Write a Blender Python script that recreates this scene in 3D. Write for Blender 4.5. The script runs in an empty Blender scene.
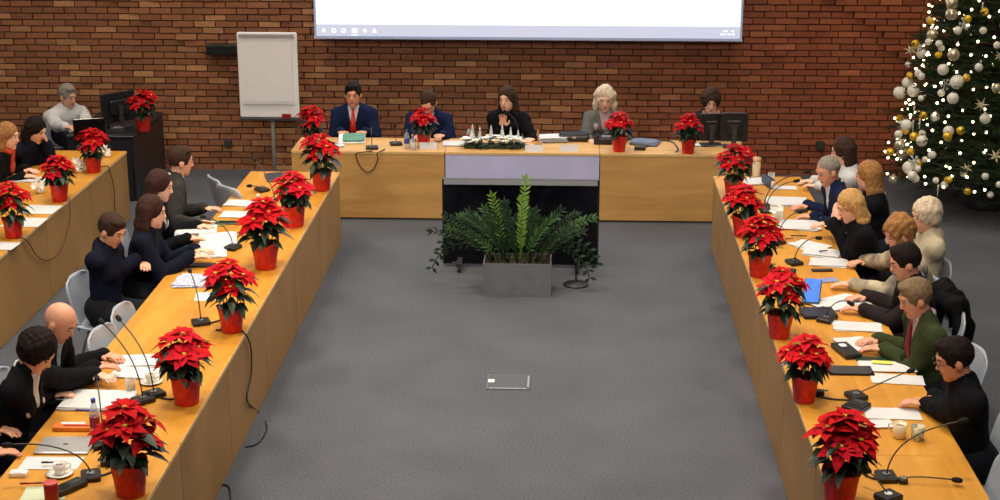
import bpy, bmesh, math, random
import numpy as np
from mathutils import Vector, Matrix
from math import sin, cos, pi, radians, tan, atan2
random.seed(7)
rng = np.random.default_rng(11)
SC = bpy.context.scene
COL = SC.collection
V = Vector

# ------------------------------------------------------------------ camera
F = 1550.0; CAM = V((0, 0, 4.5)); PITCH = radians(16.8); YAW = radians(2.42)
cam_data = bpy.data.cameras.new('camera'); cam = bpy.data.objects.new('camera', cam_data); COL.objects.link(cam)
cam.location = CAM; cam.rotation_euler = (pi/2 - PITCH, 0, YAW)
cam_data.sensor_width = 36; cam_data.lens = 36*F/1000.0; cam_data.clip_end = 100
SC.camera = cam
ROT = cam.rotation_euler.to_matrix()

def ray(px, py):
    return ROT @ V(((px-500)/F, (250-py)/F, -1.0))
def at(px, py, z=0.75):
    d = ray(px, py); t = (z - CAM.z)/d.z
    return CAM + d*t
def atY(px, py, Y):
    d = ray(px, py); t = Y/d.y
    return CAM + d*t
def proj(p):
    q = ROT.transposed() @ (V(p)-CAM)
    return (500 + F*q.x/-q.z, 250 - F*q.y/-q.z)

# ------------------------------------------------------------------ materials
MATS = {}
def mat(name, col, rough=0.6, metal=0.0, var=0.0, vscale=20, bump=0.0, bscale=200, emit=None, estr=0, sheen=0, coat=0, trans=0, col2=None, spec=None, ior=None):
    if name in MATS: return MATS[name]
    m = bpy.data.materials.new(name); m.use_nodes = True
    nt = m.node_tree; b = nt.nodes['Principled BSDF']
    def sp(k, v):
        if k in b.inputs: b.inputs[k].default_value = v
    sp('Base Color', (*col, 1)); sp('Roughness', rough); sp('Metallic', metal)
    if sheen: sp('Sheen Weight', sheen)
    if coat: sp('Coat Weight', coat); sp('Coat Roughness', .1)
    if trans: sp('Transmission Weight', trans)
    if spec is not None: sp('Specular IOR Level', spec)
    if ior: sp('IOR', ior)
    tc = nt.nodes.new('ShaderNodeTexCoord')
    if var or col2:
        n = nt.nodes.new('ShaderNodeTexNoise'); n.inputs['Scale'].default_value = vscale; n.inputs['Detail'].default_value = 3
        nt.links.new(tc.outputs['Object'], n.inputs['Vector'])
        r = nt.nodes.new('ShaderNodeValToRGB')
        c2 = col2 if col2 else tuple(min(1, c*(1+var)) for c in col)
        c1 = col if col2 else tuple(c*(1-var) for c in col)
        r.color_ramp.elements[0].color = (*c1, 1); r.color_ramp.elements[1].color = (*c2, 1)
        r.color_ramp.elements[0].position = .35; r.color_ramp.elements[1].position = .65
        nt.links.new(n.outputs['Fac'], r.inputs['Fac']); nt.links.new(r.outputs['Color'], b.inputs['Base Color'])
    if bump:
        n = nt.nodes.new('ShaderNodeTexNoise'); n.inputs['Scale'].default_value = bscale; n.inputs['Detail'].default_value = 2
        nt.links.new(tc.outputs['Object'], n.inputs['Vector'])
        bm_ = nt.nodes.new('ShaderNodeBump'); bm_.inputs['Strength'].default_value = bump; bm_.inputs['Distance'].default_value = .01
        nt.links.new(n.outputs['Fac'], bm_.inputs['Height']); nt.links.new(bm_.outputs['Normal'], b.inputs['Normal'])
    if emit:
        sp('Emission Color', (*emit, 1)); sp('Emission Strength', estr)
    MATS[name] = m
    return m

def S(r, g, b):   # 0-255 sRGB to linear
    f = lambda c: (c/255/12.92) if c/255 <= .04045 else ((c/255+.055)/1.055)**2.4
    return (f(r), f(g), f(b))

def wood(name, c1, c2, rough=.38, axis=(1.2, 14, 14), coat=.15):
    m = bpy.data.materials.new(name); m.use_nodes = True; nt = m.node_tree; b = nt.nodes['Principled BSDF']
    tc = nt.nodes.new('ShaderNodeTexCoord'); mp = nt.nodes.new('ShaderNodeMapping'); mp.inputs['Scale'].default_value = axis
    oi = nt.nodes.new('ShaderNodeObjectInfo')
    ad = nt.nodes.new('ShaderNodeVectorMath'); ad.operation = 'ADD'
    ml = nt.nodes.new('ShaderNodeMath'); ml.operation = 'MULTIPLY'; ml.inputs[1].default_value = 7
    nt.links.new(oi.outputs['Random'], ml.inputs[0])
    nt.links.new(tc.outputs['Object'], ad.inputs[0]); nt.links.new(ml.outputs[0], ad.inputs[1])
    nt.links.new(ad.outputs[0], mp.inputs['Vector'])
    n = nt.nodes.new('ShaderNodeTexNoise'); n.inputs['Scale'].default_value = 1; n.inputs['Detail'].default_value = 6; n.inputs['Distortion'].default_value = .6
    nt.links.new(mp.outputs[0], n.inputs['Vector'])
    r = nt.nodes.new('ShaderNodeValToRGB'); e = r.color_ramp.elements
    e[0].color = (*c1, 1); e[1].color = (*c2, 1); e[0].position = .3; e[1].position = .7
    nt.links.new(n.outputs['Fac'], r.inputs['Fac']); nt.links.new(r.outputs['Color'], b.inputs['Base Color'])
    b.inputs['Roughness'].default_value = rough; b.inputs['Coat Weight'].default_value = coat; b.inputs['Coat Roughness'].default_value = .25
    MATS[name] = m; return m

OAKTOP = wood('oak_top', S(194,132,40), S(218,156,58), .45, (9, 1.0, 9), .06)
OAKTOPX = wood('oak_top_x', S(204,156,92), S(226,180,116), .45, (1.0, 9, 9), .08)
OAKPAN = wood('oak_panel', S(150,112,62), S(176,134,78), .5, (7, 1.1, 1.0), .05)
OAKPANX = wood('oak_panel_x', S(188,142,80), S(214,166,100), .45, (1.0, 7, 7), .1)
OAKEDGE = mat('oak_edge', S(226,186,122), .5, var=.1, vscale=30)
GLOWTINT = mat('painted_glow_panel', S(198,199,238), .35, var=.05, vscale=3)  # bluish glow on the middle head desk front, put into its colour
PAPER = mat('paper', S(214,216,218), .7, var=.03, vscale=8)
PAPERB = mat('paper_print', S(236,236,236), .7, col2=S(120,130,190), vscale=60)
PAPERG = mat('paper_text', S(240,240,240), .7, col2=S(205,206,210), vscale=40)
BLACKP = mat('black_plastic', (.012,.012,.014), .42, bump=.1, bscale=300)
BLACKG = mat('black_gloss', (.006,.006,.008), .12, coat=.4, var=.1)
DARKG = mat('dark_grey', (.035,.036,.04), .5, var=.1)
FOAM = mat('mic_foam', (.008,.008,.009), .95, bump=.4, bscale=900)
METAL = mat('brushed_metal', (.45,.45,.46), .35, metal=1, var=.06, vscale=50)
SILVER = mat('silver_lid', S(200,202,204), .3, metal=.5, var=.03)
CHROME = mat('chrome', (.7,.7,.72), .15, metal=1, var=.03)
WHITEP = mat('white_plastic', S(246,246,246), .35, var=.02)
CERAM = mat('white_ceramic', S(236,232,224), .2, coat=.5, var=.02)
CREAM = mat('cream_ceramic', S(226,208,172), .3, coat=.3, var=.03)
CHAIRM = mat('chair_shell', S(164,173,188), .45, var=.05, vscale=6)
REDPOT = mat('red_foil', S(214,38,26), .38, var=.18, vscale=30, bump=.6, bscale=40)
SOIL = mat('soil', (.03,.018,.01), .95, var=.3, bump=.5, bscale=120)
BRACT = mat('bract_red', S(186,8,20), .75, var=.25, vscale=25, spec=.15)
BRACT2 = mat('bract_pink', S(196,14,34), .75, var=.2, vscale=25, spec=.15)
LEAFD = mat('leaf_dark', S(22,46,26), .45, var=.3, vscale=20)
YELB = mat('flower_centre', S(214,190,60), .6, var=.2)
def clear(name, col, k=.12):
    m = bpy.data.materials.new(name); m.use_nodes = True; nt = m.node_tree; out = nt.nodes['Material Output']; b = nt.nodes['Principled BSDF']
    b.inputs['Base Color'].default_value = (*col, 1); b.inputs['Roughness'].default_value = .08
    t = nt.nodes.new('ShaderNodeBsdfTransparent'); t.inputs[0].default_value = (*[.75+.25*c for c in col], 1)
    lw = nt.nodes.new('ShaderNodeLayerWeight'); lw.inputs[0].default_value = .35
    mr = nt.nodes.new('ShaderNodeMapRange'); mr.inputs[3].default_value = k; mr.inputs[4].default_value = .8
    mx = nt.nodes.new('ShaderNodeMixShader'); nt.links.new(lw.outputs['Facing'], mr.inputs[0]); nt.links.new(mr.outputs[0], mx.inputs[0])
    nt.links.new(t.outputs[0], mx.inputs[1]); nt.links.new(b.outputs[0], mx.inputs[2]); nt.links.new(mx.outputs[0], out.inputs[0])
    MATS[name] = m; return m
GLASS = clear('clear_glass', (.9,.93,.93))
TEA = mat('tea', S(214,160,60), .1, var=.05)
JUICE = mat('orange_juice', S(238,140,20), .25, var=.05)
BLUEL = mat('blue_label', S(60,80,170), .4, var=.1)
REDL = mat('red_label', S(150,26,34), .4, var=.1)
def cloth(name, r, g, b, var=.12): return mat(name, tuple(c*.8 for c in S(r,g,b)), .9, var=var, vscale=14, bump=.25, bscale=350, spec=.12)

# ------------------------------------------------------------------ mesh builder
class MB:
    def __init__(s): s.v = []; s.f = []
    def add(s, vs, fs):
        o = len(s.v); s.v += [tuple(v) for v in vs]; s.f += [tuple(i+o for i in f) for f in fs]; return s
    def box(s, c, d, rz=0, M=None):
        x, y, z = d[0]/2, d[1]/2, d[2]/2
        vs = [V(p) for p in ((-x,-y,-z),(x,-y,-z),(x,y,-z),(-x,y,-z),(-x,-y,z),(x,-y,z),(x,y,z),(-x,y,z))]
        R = Matrix.Rotation(rz, 3, 'Z') if M is None else M
        return s.add([R @ v + V(c) for v in vs], [(0,3,2,1),(4,5,6,7),(0,1,5,4),(1,2,6,5),(2,3,7,6),(3,0,4,7)])
    def rbox(s, c, d, r=.01, n=3, rz=0, M=None):
        # rounded-corner slab, chamfered top and bottom
        x, y, z = d[0]/2, d[1]/2, d[2]/2; ch = min(r*.5, z*.6)
        R = Matrix.Rotation(rz, 3, 'Z') if M is None else M
        rings = []
        for (zz, ins) in ((-z, ch), (-z+ch, 0), (z-ch, 0), (z, ch)):
            ring = []
            for k, (sx, sy) in enumerate(((1,1),(-1,1),(-1,-1),(1,-1))):
                for j in range(n+1):
                    a = pi/2*k + pi/2*j/n; rr = max(r-ins, .0005)
                    ring.append(R @ V((sx*(x-r)+cos(a)*rr, sy*(y-r)+sin(a)*rr, zz)) + V(c))
            rings.append(ring)
        m = len(rings[0]); vs = [p for r_ in rings for p in r_]; fs = []
        for i in range(3):
            for j in range(m):
                fs.append((i*m+j, i*m+(j+1)%m, (i+1)*m+(j+1)%m, (i+1)*m+j))
        fs.append(tuple(range(m-1, -1, -1))); fs.append(tuple(3*m+j for j in range(m)))
        return s.add(vs, fs)
    def tube(s, pts, r, n=8, cap=True, flat=1.0):
        pts = [V(p) for p in pts]; rs = r if isinstance(r, (list, tuple)) else [r]*len(pts)
        vs = []; fs = []; up = None
        for i, p in enumerate(pts):
            t = (pts[min(i+1, len(pts)-1)] - pts[max(i-1, 0)]).normalized()
            if up is None:
                up = V((0,0,1)) if abs(t.z) < .9 else V((1,0,0))
            a = (up - t*up.dot(t)).normalized(); b = t.cross(a); up = a
            for k in range(n):
                q = 2*pi*k/n; vs.append(p + (a*cos(q)*flat + b*sin(q))*rs[i])
        for i in range(len(pts)-1):
            for k in range(n):
                fs.append((i*n+k, i*n+(k+1)%n, (i+1)*n+(k+1)%n, (i+1)*n+k))
        if cap:
            fs.append(tuple(range(n-1, -1, -1))); fs.append(tuple((len(pts)-1)*n+k for k in range(n)))
        return s.add(vs, fs)
    def lathe(s, prof, c=(0,0,0), n=20, M=None):
        vs = []; fs = []; c = V(c)
        for (r, z) in prof:
            for k in range(n):
                q = 2*pi*k/n; p = V((r*cos(q), r*sin(q), z))
                vs.append((M @ p if M else p) + c)
        for i in range(len(prof)-1):
            for k in range(n):
                fs.append((i*n+k, i*n+(k+1)%n, (i+1)*n+(k+1)%n, (i+1)*n+k))
        fs.append(tuple(range(n-1, -1, -1))); fs.append(tuple((len(prof)-1)*n+k for k in range(n)))
        return s.add(vs, fs)
    def ball(s, c, r, n=10, M=None):
        r = (r, r, r) if not isinstance(r, (tuple, list)) else r
        m = max(4, n//2); prof = []
        vs = []; fs = []; c = V(c)
        for i in range(1, m):
            a = pi*i/m
            for k in range(n):
                q = 2*pi*k/n; p = V((sin(a)*cos(q)*r[0], sin(a)*sin(q)*r[1], -cos(a)*r[2]))
                vs.append((M @ p if M else p) + c)
        t = V((0,0,r[2])); b = len(vs); vs.append((M @ -t if M else -t)+c); vs.append((M @ t if M else t)+c)
        for i in range(m-2):
            for k in range(n):
                fs.append((i*n+k, i*n+(k+1)%n, (i+1)*n+(k+1)%n, (i+1)*n+k))
        for k in range(n):
            fs.append((b, (k+1)%n, k)); fs.append((b+1, (m-2)*n+k, (m-2)*n+(k+1)%n))
        return s.add(vs, fs)
    def leaf(s, base, d, up, L, W, droop=.3, fold=.15, pts=((0,0),(.2,.5),(.45,1),(.7,.7),(.85,.35),(1,0))):
        # a leaf blade: two rows either side of a midrib, with both faces
        d = V(d).normalized(); up = V(up); up = (up - d*up.dot(d)).normalized(); side = d.cross(up)
        n = len(pts); vs = []
        for (t, w) in pts:
            mid = V(base) + d*(L*t) - up*(droop*L*t*t)
            vs += [mid + side*(w*W/2) + up*(fold*w*W), mid, mid - side*(w*W/2) + up*(fold*w*W)]
        fs = []
        for i in range(n-1):
            a = i*3; b = a+3
            fs += [(a, a+1, b+1, b), (a+1, a+2, b+2, b+1)]
        return s.add(vs, fs)
    def build(s, name, m, parent=None, smooth=False, bevel=0, loc=None, solid=0, sub=0):
        me = bpy.data.meshes.new(name); me.from_pydata(s.v, [], s.f); me.update()
        if len(s.v) < 4000:
            b_ = bmesh.new(); b_.from_mesh(me); bmesh.ops.recalc_face_normals(b_, faces=b_.faces); b_.to_mesh(me); b_.free()
        if smooth:
            for p in me.polygons: p.use_smooth = True
        if m: me.materials.append(m)
        o = bpy.data.objects.new(name, me); COL.objects.link(o)
        if parent: o.parent = parent
        if loc is not None: o.location = loc
        if solid:
            q = o.modifiers.new('solid', 'SOLIDIFY'); q.thickness = solid
        if bevel:
            q = o.modifiers.new('bevel', 'BEVEL'); q.width = bevel; q.segments = 2; q.limit_method = 'ANGLE'
        if sub:
            q = o.modifiers.new('sub', 'SUBSURF'); q.levels = sub; q.render_levels = sub
        return o

def tag(o, label, cat, group=None, kind=None):
    o['label'] = label
    if cat: o['category'] = cat
    if group: o['group'] = group
    if kind: o['kind'] = kind
    return o
def empty(name, loc=(0,0,0), rz=0):
    o = bpy.data.objects.new(name, None); COL.objects.link(o); o.location = loc; o.rotation_euler = (0,0,rz); o.empty_display_size = .1
    return o
def copy_tree(o, parent=None):
    c = o.copy(); COL.objects.link(c); c.parent = parent
    for ch in list(o.children): copy_tree(ch, c)
    return c
def struct(name, mb, m, **k):
    o = mb.build(name, m, **k); o['kind'] = 'structure'; return o

# ------------------------------------------------------------------ the room
WY = 18.15; XL, XR, ZC, YB = -10.5, 9.0, 6.6, -3.0
def carpet():
    m = bpy.data.materials.new('carpet'); m.use_nodes = True; nt = m.node_tree; b = nt.nodes['Principled BSDF']
    tc = nt.nodes.new('ShaderNodeTexCoord')
    n1 = nt.nodes.new('ShaderNodeTexNoise'); n1.inputs['Scale'].default_value = 70; n1.inputs['Detail'].default_value = 4
    n2 = nt.nodes.new('ShaderNodeTexNoise'); n2.inputs['Scale'].default_value = 1.3; n2.inputs['Detail'].default_value = 2
    mx = nt.nodes.new('ShaderNodeMath'); mx.operation = 'MULTIPLY_ADD'; mx.inputs[1].default_value = .35
    nt.links.new(tc.outputs['Object'], n1.inputs['Vector']); nt.links.new(tc.outputs['Object'], n2.inputs['Vector'])
    nt.links.new(n2.outputs['Fac'], mx.inputs[0]); nt.links.new(n1.outputs['Fac'], mx.inputs[2])
    r = nt.nodes.new('ShaderNodeValToRGB'); e = r.color_ramp.elements
    e[0].position = .45; e[0].color = (*S(70,73,80), 1); e[1].position = .9; e[1].color = (*S(98,101,109), 1)
    nt.links.new(mx.outputs[0], r.inputs['Fac']); nt.links.new(r.outputs['Color'], b.inputs['Base Color'])
    b.inputs['Roughness'].default_value = .97; b.inputs['Specular IOR Level'].default_value = .15
    bp = nt.nodes.new('ShaderNodeBump'); bp.inputs['Strength'].default_value = .25
    nt.links.new(n1.outputs['Fac'], bp.inputs['Height']); nt.links.new(bp.outputs['Normal'], b.inputs['Normal'])
    return m
struct('floor', MB().box(((XL+XR)/2, (YB+WY+.5)/2, -.1), (XR-XL, WY+.5-YB, .2)), carpet())
PLASTER = mat('plaster', S(206,196,182), .9, var=.04, vscale=3, bump=.1, bscale=80)
CEILM = mat('ceiling_paint', S(180,176,170), .9, var=.03, vscale=2)
struct('ceiling', MB().box(((XL+XR)/2, (YB+WY+.5)/2, ZC+.1), (XR-XL, WY+.5-YB, .2)), CEILM)
struct('wall_left', MB().box((XL-.1, (YB+WY)/2, ZC/2), (.2, WY-YB, ZC)), PLASTER)
struct('wall_right', MB().box((XR+.1, (YB+WY)/2, ZC/2), (.2, WY-YB, ZC)), PLASTER)
struct('wall_behind', MB().box(((XL+XR)/2, YB-.1, ZC/2), (XR-XL, .2, ZC)), PLASTER)

# brick wall: every brick modelled, some courses stand proud in stepped diagonals
def brick_wall():
    L, H, g = .257, .0755, .0135
    x0, x1, z1 = -9.0, 7.5, 4.6
    nr = int(z1/H); nc = int((x1-x0)/L)
    vs = []; fs = []; cols = []
    def proud(cx, r):
        z = r*H; d = 0
        # stepped diagonals: right of the screen and under it
        a = (cx - 2.15) + (z - 2.75)*1.35
        if 0 < a < 3.0 and z > 1.2: d += .04
        b = (cx + .2) - (z - 1.2)*1.6
        if 0 < b < 2.3 and cx < 3.2: d += .022
        c = (cx + 5.2) + (z - 2.0)*1.4
        if 0 < c < 1.6: d += .022
        return d
    R = random.Random(3)
    for r in range(nr):
        off = (0 if r % 2 else L/2) + R.choice((0, 0, L*.12, -L*.12))
        for c in range(-1, nc+1):
            xa = x0 + c*L + off; xb = xa + L - g
            if R.random() < .0: xb = xa + L*.5 - g*.5
            za = r*H; zb = za + H - g
            d = .012 + R.random()*.016 + (R.random() < .05)*.010 + proud((xa+xb)/2, r)
            o = len(vs); y0 = WY + .02; y1 = WY - d; j = lambda: R.uniform(-.002, .002)
            vs += [(xa,y0,za),(xb,y0,za),(xb,y0,zb),(xa,y0,zb),(xa+j(),y1+j(),za+j()),(xb+j(),y1+j(),za+j()),(xb+j(),y1+j(),zb+j()),(xa+j(),y1+j(),zb+j())]
            fs += [(o+4,o+5,o+6,o+7),(o,o+1,o+5,o+4),(o+1,o+2,o+6,o+5),(o+2,o+3,o+7,o+6),(o+3,o,o+4,o+7)]
            t = R.random(); k = .88 + .42*R.random()
            cx = (xa+xb)/2
            w = min(1, max(0, (cx+1.0)/4.0))
            base = np.array(S(142,92,62))*(1-w) + np.array(S(144,78,50))*w
            light = np.array(S(172,124,84))*(1-w) + np.array(S(162,94,60))*w
            pl = .15*(1-w) + .06*w
            q = base if t > pl else light
            cols.append((*(q*k), 1))
    me = bpy.data.meshes.new('wall_back'); me.from_pydata(vs, [], fs); me.update()
    ca = me.color_attributes.new('brick', 'FLOAT_COLOR', 'CORNER')
    arr = np.repeat(np.array(cols, dtype=np.float32), 20, axis=0); ca.data.foreach_set('color', arr.ravel())
    m = bpy.data.materials.new('brick'); m.use_nodes = True; nt = m.node_tree; b = nt.nodes['Principled BSDF']
    at_ = nt.nodes.new('ShaderNodeAttribute'); at_.attribute_name = 'brick'
    tc = nt.nodes.new('ShaderNodeTexCoord'); n = nt.nodes.new('ShaderNodeTexNoise'); n.inputs['Scale'].default_value = 25; n.inputs['Detail'].default_value = 5
    nt.links.new(tc.outputs['Object'], n.inputs['Vector'])
    mp = nt.nodes.new('ShaderNodeMapRange'); mp.inputs[3].default_value = .72; mp.inputs[4].default_value = 1.28
    nt.links.new(n.outputs['Fac'], mp.inputs[0])
    mx = nt.nodes.new('ShaderNodeVectorMath'); mx.operation = 'SCALE'
    nt.links.new(at_.outputs['Color'], mx.inputs[0]); nt.links.new(mp.outputs[0], mx.inputs['Scale']); nt.links.new(mx.outputs[0], b.inputs['Base Color'])
    b.inputs['Roughness'].default_value = .85
    bp = nt.nodes.new('ShaderNodeBump'); bp.inputs['Strength'].default_value = .4; bp.inputs['Distance'].default_value = .01
    nt.links.new(n.outputs['Fac'], bp.inputs['Height']); nt.links.new(bp.outputs['Normal'], b.inputs['Normal'])
    me.materials.append(m)
    o = bpy.data.objects.new('wall_back', me); COL.objects.link(o); o['kind'] = 'structure'
brick_wall()
MORTAR = mat('mortar', S(70,44,30), .95, var=.2, vscale=20, bump=.3)
struct('wall_back_core', MB().box(((XL+XR)/2, WY+.11, ZC/2), (XR-XL, .2, ZC)), MORTAR)
struct('wall_back_upper', MB().box(((XL+XR)/2, WY+.0, (4.6+ZC)/2), (XR-XL, .05, ZC-4.6)), PLASTER)

# ------------------------------------------------------------------ lights
def area(name, loc, size, power, col=(1,1,1), rot=(0,0,0), sy=None, spread=180):
    l = bpy.data.lights.new(name, 'AREA'); l.energy = power; l.color = col; l.size = size
    l.shape = 'RECTANGLE'; l.size_y = sy or size; l.spread = radians(spread)
    o = bpy.data.objects.new(name, l); COL.objects.link(o); o.location = loc; o.rotation_euler = rot
    return o
WARM = (1, .87, .70)
for (x, y, p) in ((-4.2, 5.0, 85), (.2, 4.6, 78), (3.0, 5.0, 45)):  # added fill lights, tilted forward to brighten the wall, faces and flip chart
    l_ = bpy.data.lights.new('fill_light', 'AREA'); l_.energy = p; l_.color = (1, .93, .84); l_.size = .7; l_.spread = radians(110)
    o_ = bpy.data.objects.new('fill_light', l_); COL.objects.link(o_); o_.location = (x, y, ZC-.1); o_.rotation_euler = (radians(58), 0, 0)
for (x, y, p) in ((-6.6, 15.9, 48), (-3.6, 16.3, 40), (-.6, 16.3, 34), (2.2, 16.3, 30), (4.6, 16.0, 16), (-4.6, 13.6, 40), (-1.0, 13.6, 40), (3.0, 13.6, 30),
                  (-3.2, 11.6, 74), (1.3, 11.6, 66), (-3.0, 8.2, 75), (1.4, 8.2, 68), (-.8, 10.2, 66), (-7.0, 11.5, 40)):
    area('ceiling_lamp', (x, y, ZC-.1), .7, p, WARM, spread=120)
# ------------------------------------------------------------------ signed distance surfaces (numpy) for people, hair, clothing
class SDF:
    def __init__(s, lo, hi, h):
        s.h = h; s.lo = np.array(lo, dtype=np.float32)-2*h
        s.n = (np.ceil((np.array(hi)-s.lo)/h).astype(int)+3)
        s.g = np.full(tuple(s.n), .5, dtype=np.float32)
    def _reg(s, a, b):
        i0 = np.maximum(0, np.floor((a-s.lo)/s.h).astype(int)); i1 = np.minimum(s.n, np.ceil((b-s.lo)/s.h).astype(int)+1)
        if np.any(i1 <= i0): return None
        ax = [s.lo[k]+s.h*np.arange(i0[k], i1[k], dtype=np.float32) for k in range(3)]
        X = np.meshgrid(*ax, indexing='ij')
        return (slice(i0[0], i1[0]), slice(i0[1], i1[1]), slice(i0[2], i1[2])), X
    def _comb(s, sl, d, k, op):
        g = s.g[sl]
        if op == 'u':
            if k > 0:
                hh = np.clip(.5+.5*(g-d)/k, 0, 1); s.g[sl] = g*(1-hh)+d*hh - k*hh*(1-hh)
            else: s.g[sl] = np.minimum(g, d)
        elif op == 's':
            if k > 0:
                hh = np.clip(.5-.5*(g+d)/k, 0, 1); s.g[sl] = g*(1-hh)+(-d)*hh + k*hh*(1-hh)
            else: s.g[sl] = np.maximum(g, -d)
    def cone(s, a, b, ra, rb, k=.02, flat=None, op='u'):
        a = np.array(a, dtype=np.float32); b = np.array(b, dtype=np.float32); m = max(ra, rb)*(1.6 if flat else 1)+k+3*s.h
        r = s._reg(np.minimum(a, b)-m, np.maximum(a, b)+m)
        if r is None: return
        sl, X = r; p = [X[i]-a[i] for i in range(3)]; ab = b-a
        if flat is not None:      # flat = (axis vector, factor > 1 squeezes along axis)
            n = np.array(flat[0], dtype=np.float32); n = n/np.linalg.norm(n)
            dp = p[0]*n[0]+p[1]*n[1]+p[2]*n[2]; p = [p[i]+(flat[1]-1)*dp*n[i] for i in range(3)]
            ab = ab+(flat[1]-1)*np.dot(ab, n)*n
        L2 = max(float(np.dot(ab, ab)), 1e-9)
        t = np.clip((p[0]*ab[0]+p[1]*ab[1]+p[2]*ab[2])/L2, 0, 1)
        d = np.sqrt((p[0]-t*ab[0])**2+(p[1]-t*ab[1])**2+(p[2]-t*ab[2])**2)-(ra+(rb-ra)*t)
        if flat is not None: d = d/((flat[1]+1)/2)
        s._comb(sl, d, k, op)
    def ell(s, c, r, B=None, k=.02, op='u'):
        c = np.array(c, dtype=np.float32); B = np.eye(3, dtype=np.float32) if B is None else np.array(B, dtype=np.float32)
        m = max(r)+k+3*s.h; rg = s._reg(c-m, c+m)
        if rg is None: return
        sl, X = rg; p = [X[i]-c[i] for i in range(3)]
        q = [p[0]*B[i][0]+p[1]*B[i][1]+p[2]*B[i][2] for i in range(3)]
        k0 = np.sqrt(sum((q[i]/r[i])**2 for i in range(3))); k1 = np.sqrt(sum((q[i]/r[i]**2)**2 for i in range(3)))+1e-6
        s._comb(sl, k0*(k0-1)/k1, k, op)
    def half(s, c, n, w=None):   # keep only the side n points away from (cut by plane)
        n = np.array(n, dtype=np.float32); n = n/np.linalg.norm(n)
        ax = [s.lo[k]+s.h*np.arange(s.n[k], dtype=np.float32) for k in range(3)]
        d = (ax[0]-c[0])[:, None, None]*n[0]+(ax[1]-c[1])[None, :, None]*n[1]+(ax[2]-c[2])[None, None, :]*n[2]
        s.g = np.maximum(s.g, d)
    def noise(s, amp, f, seed=0):
        ax = [s.lo[k]+s.h*np.arange(s.n[k], dtype=np.float32) for k in range(3)]
        x, y, z = ax[0][:, None, None], ax[1][None, :, None], ax[2][None, None, :]
        s.g = s.g+amp*(np.sin(f*x+3*np.sin(f*.31*z+seed))*np.cos(f*y+2.1*np.sin(f*.27*x+seed*2)) + .5*np.sin(f*.6*z+seed*3+f*.3*x))
    def mesh(s):
        g = s.g; h = s.h; neg = g < 0
        c = np.zeros(tuple(np.array(g.shape)-1), dtype=np.int8)
        for dx in (0, 1):
            for dy in (0, 1):
                for dz in (0, 1):
                    c += neg[dx:g.shape[0]-1+dx, dy:g.shape[1]-1+dy, dz:g.shape[2]-1+dz]
        cells = np.argwhere((c > 0) & (c < 8))
        if len(cells) == 0: return np.zeros((0, 3)), np.zeros((0, 4), int)
        idx = np.full(c.shape, -1, dtype=np.int32); idx[tuple(cells.T)] = np.arange(len(cells))
        acc = np.zeros((len(cells), 3)); cnt = np.zeros(len(cells))
        cor = [(0,0,0),(1,0,0),(0,1,0),(1,1,0),(0,0,1),(1,0,1),(0,1,1),(1,1,1)]
        for i in range(8):
            for j in range(i+1, 8):
                if sum(abs(cor[i][k]-cor[j][k]) for k in range(3)) != 1: continue
                a = g[tuple((cells+cor[i]).T)]; b = g[tuple((cells+cor[j]).T)]
                m = (a < 0) != (b < 0); t = np.where(m, a/np.where(m, a-b, 1), 0)
                p = np.array(cor[i])[None]+t[:, None]*(np.array(cor[j])-np.array(cor[i]))[None]
                acc[m] += p[m]; cnt[m] += 1
        vs = s.lo[None]+h*(cells+acc/cnt[:, None])
        fs = []
        for ax in range(3):
            o1, o2 = [(1, 2), (2, 0), (0, 1)][ax]
            sl0 = [slice(None)]*3; sl1 = [slice(None)]*3; sl0[ax] = slice(0, -1); sl1[ax] = slice(1, None)
            A = neg[tuple(sl0)]; B = neg[tuple(sl1)]
            e = np.argwhere(A != B)
            ok = (e[:, o1] > 0) & (e[:, o2] > 0) & (e[:, o1] < g.shape[o1]-1) & (e[:, o2] < g.shape[o2]-1); e = e[ok]
            sg = A[tuple(e.T)]
            u1 = np.zeros(3, int); u1[o1] = 1; u2 = np.zeros(3, int); u2[o2] = 1
            q = np.stack([idx[tuple((e-u1-u2).T)], idx[tuple((e-u2).T)], idx[tuple(e.T)], idx[tuple((e-u1).T)]], 1)
            q[~sg] = q[~sg][:, ::-1]
            fs.append(q)
        return vs, np.concatenate(fs)
    def build(s, name, m, parent):
        vs, fs = s.mesh()
        me = bpy.data.meshes.new(name)
        me.vertices.add(len(vs)); me.vertices.foreach_set('co', vs.astype(np.float32).ravel())
        me.loops.add(fs.size); me.loops.foreach_set('vertex_index', fs.astype(np.int32).ravel())
        me.polygons.add(len(fs)); me.polygons.foreach_set('loop_start', np.arange(0, fs.size, 4, dtype=np.int32))
        me.polygons.foreach_set('use_smooth', np.ones(len(fs), dtype=bool))
        me.update(calc_edges=True); me.validate()
        me.materials.append(m)
        o = bpy.data.objects.new(name, me); COL.objects.link(o); o.parent = parent
        return o

def skin(name, r, g, b): return mat(name, S(r,g,b), .5, var=.06, vscale=30)
SKINS = [skin('skin_a', 232,172,142), skin('skin_b', 222,158,128), skin('skin_c', 240,188,162)]
EYEW = mat('eye_white', (.42,.38,.36), .2, var=.01)
PUP = mat('pupil', (.02,.015,.01), .1, var=.01)
LIPS = mat('lips', S(176,86,78), .45, var=.05)

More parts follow.
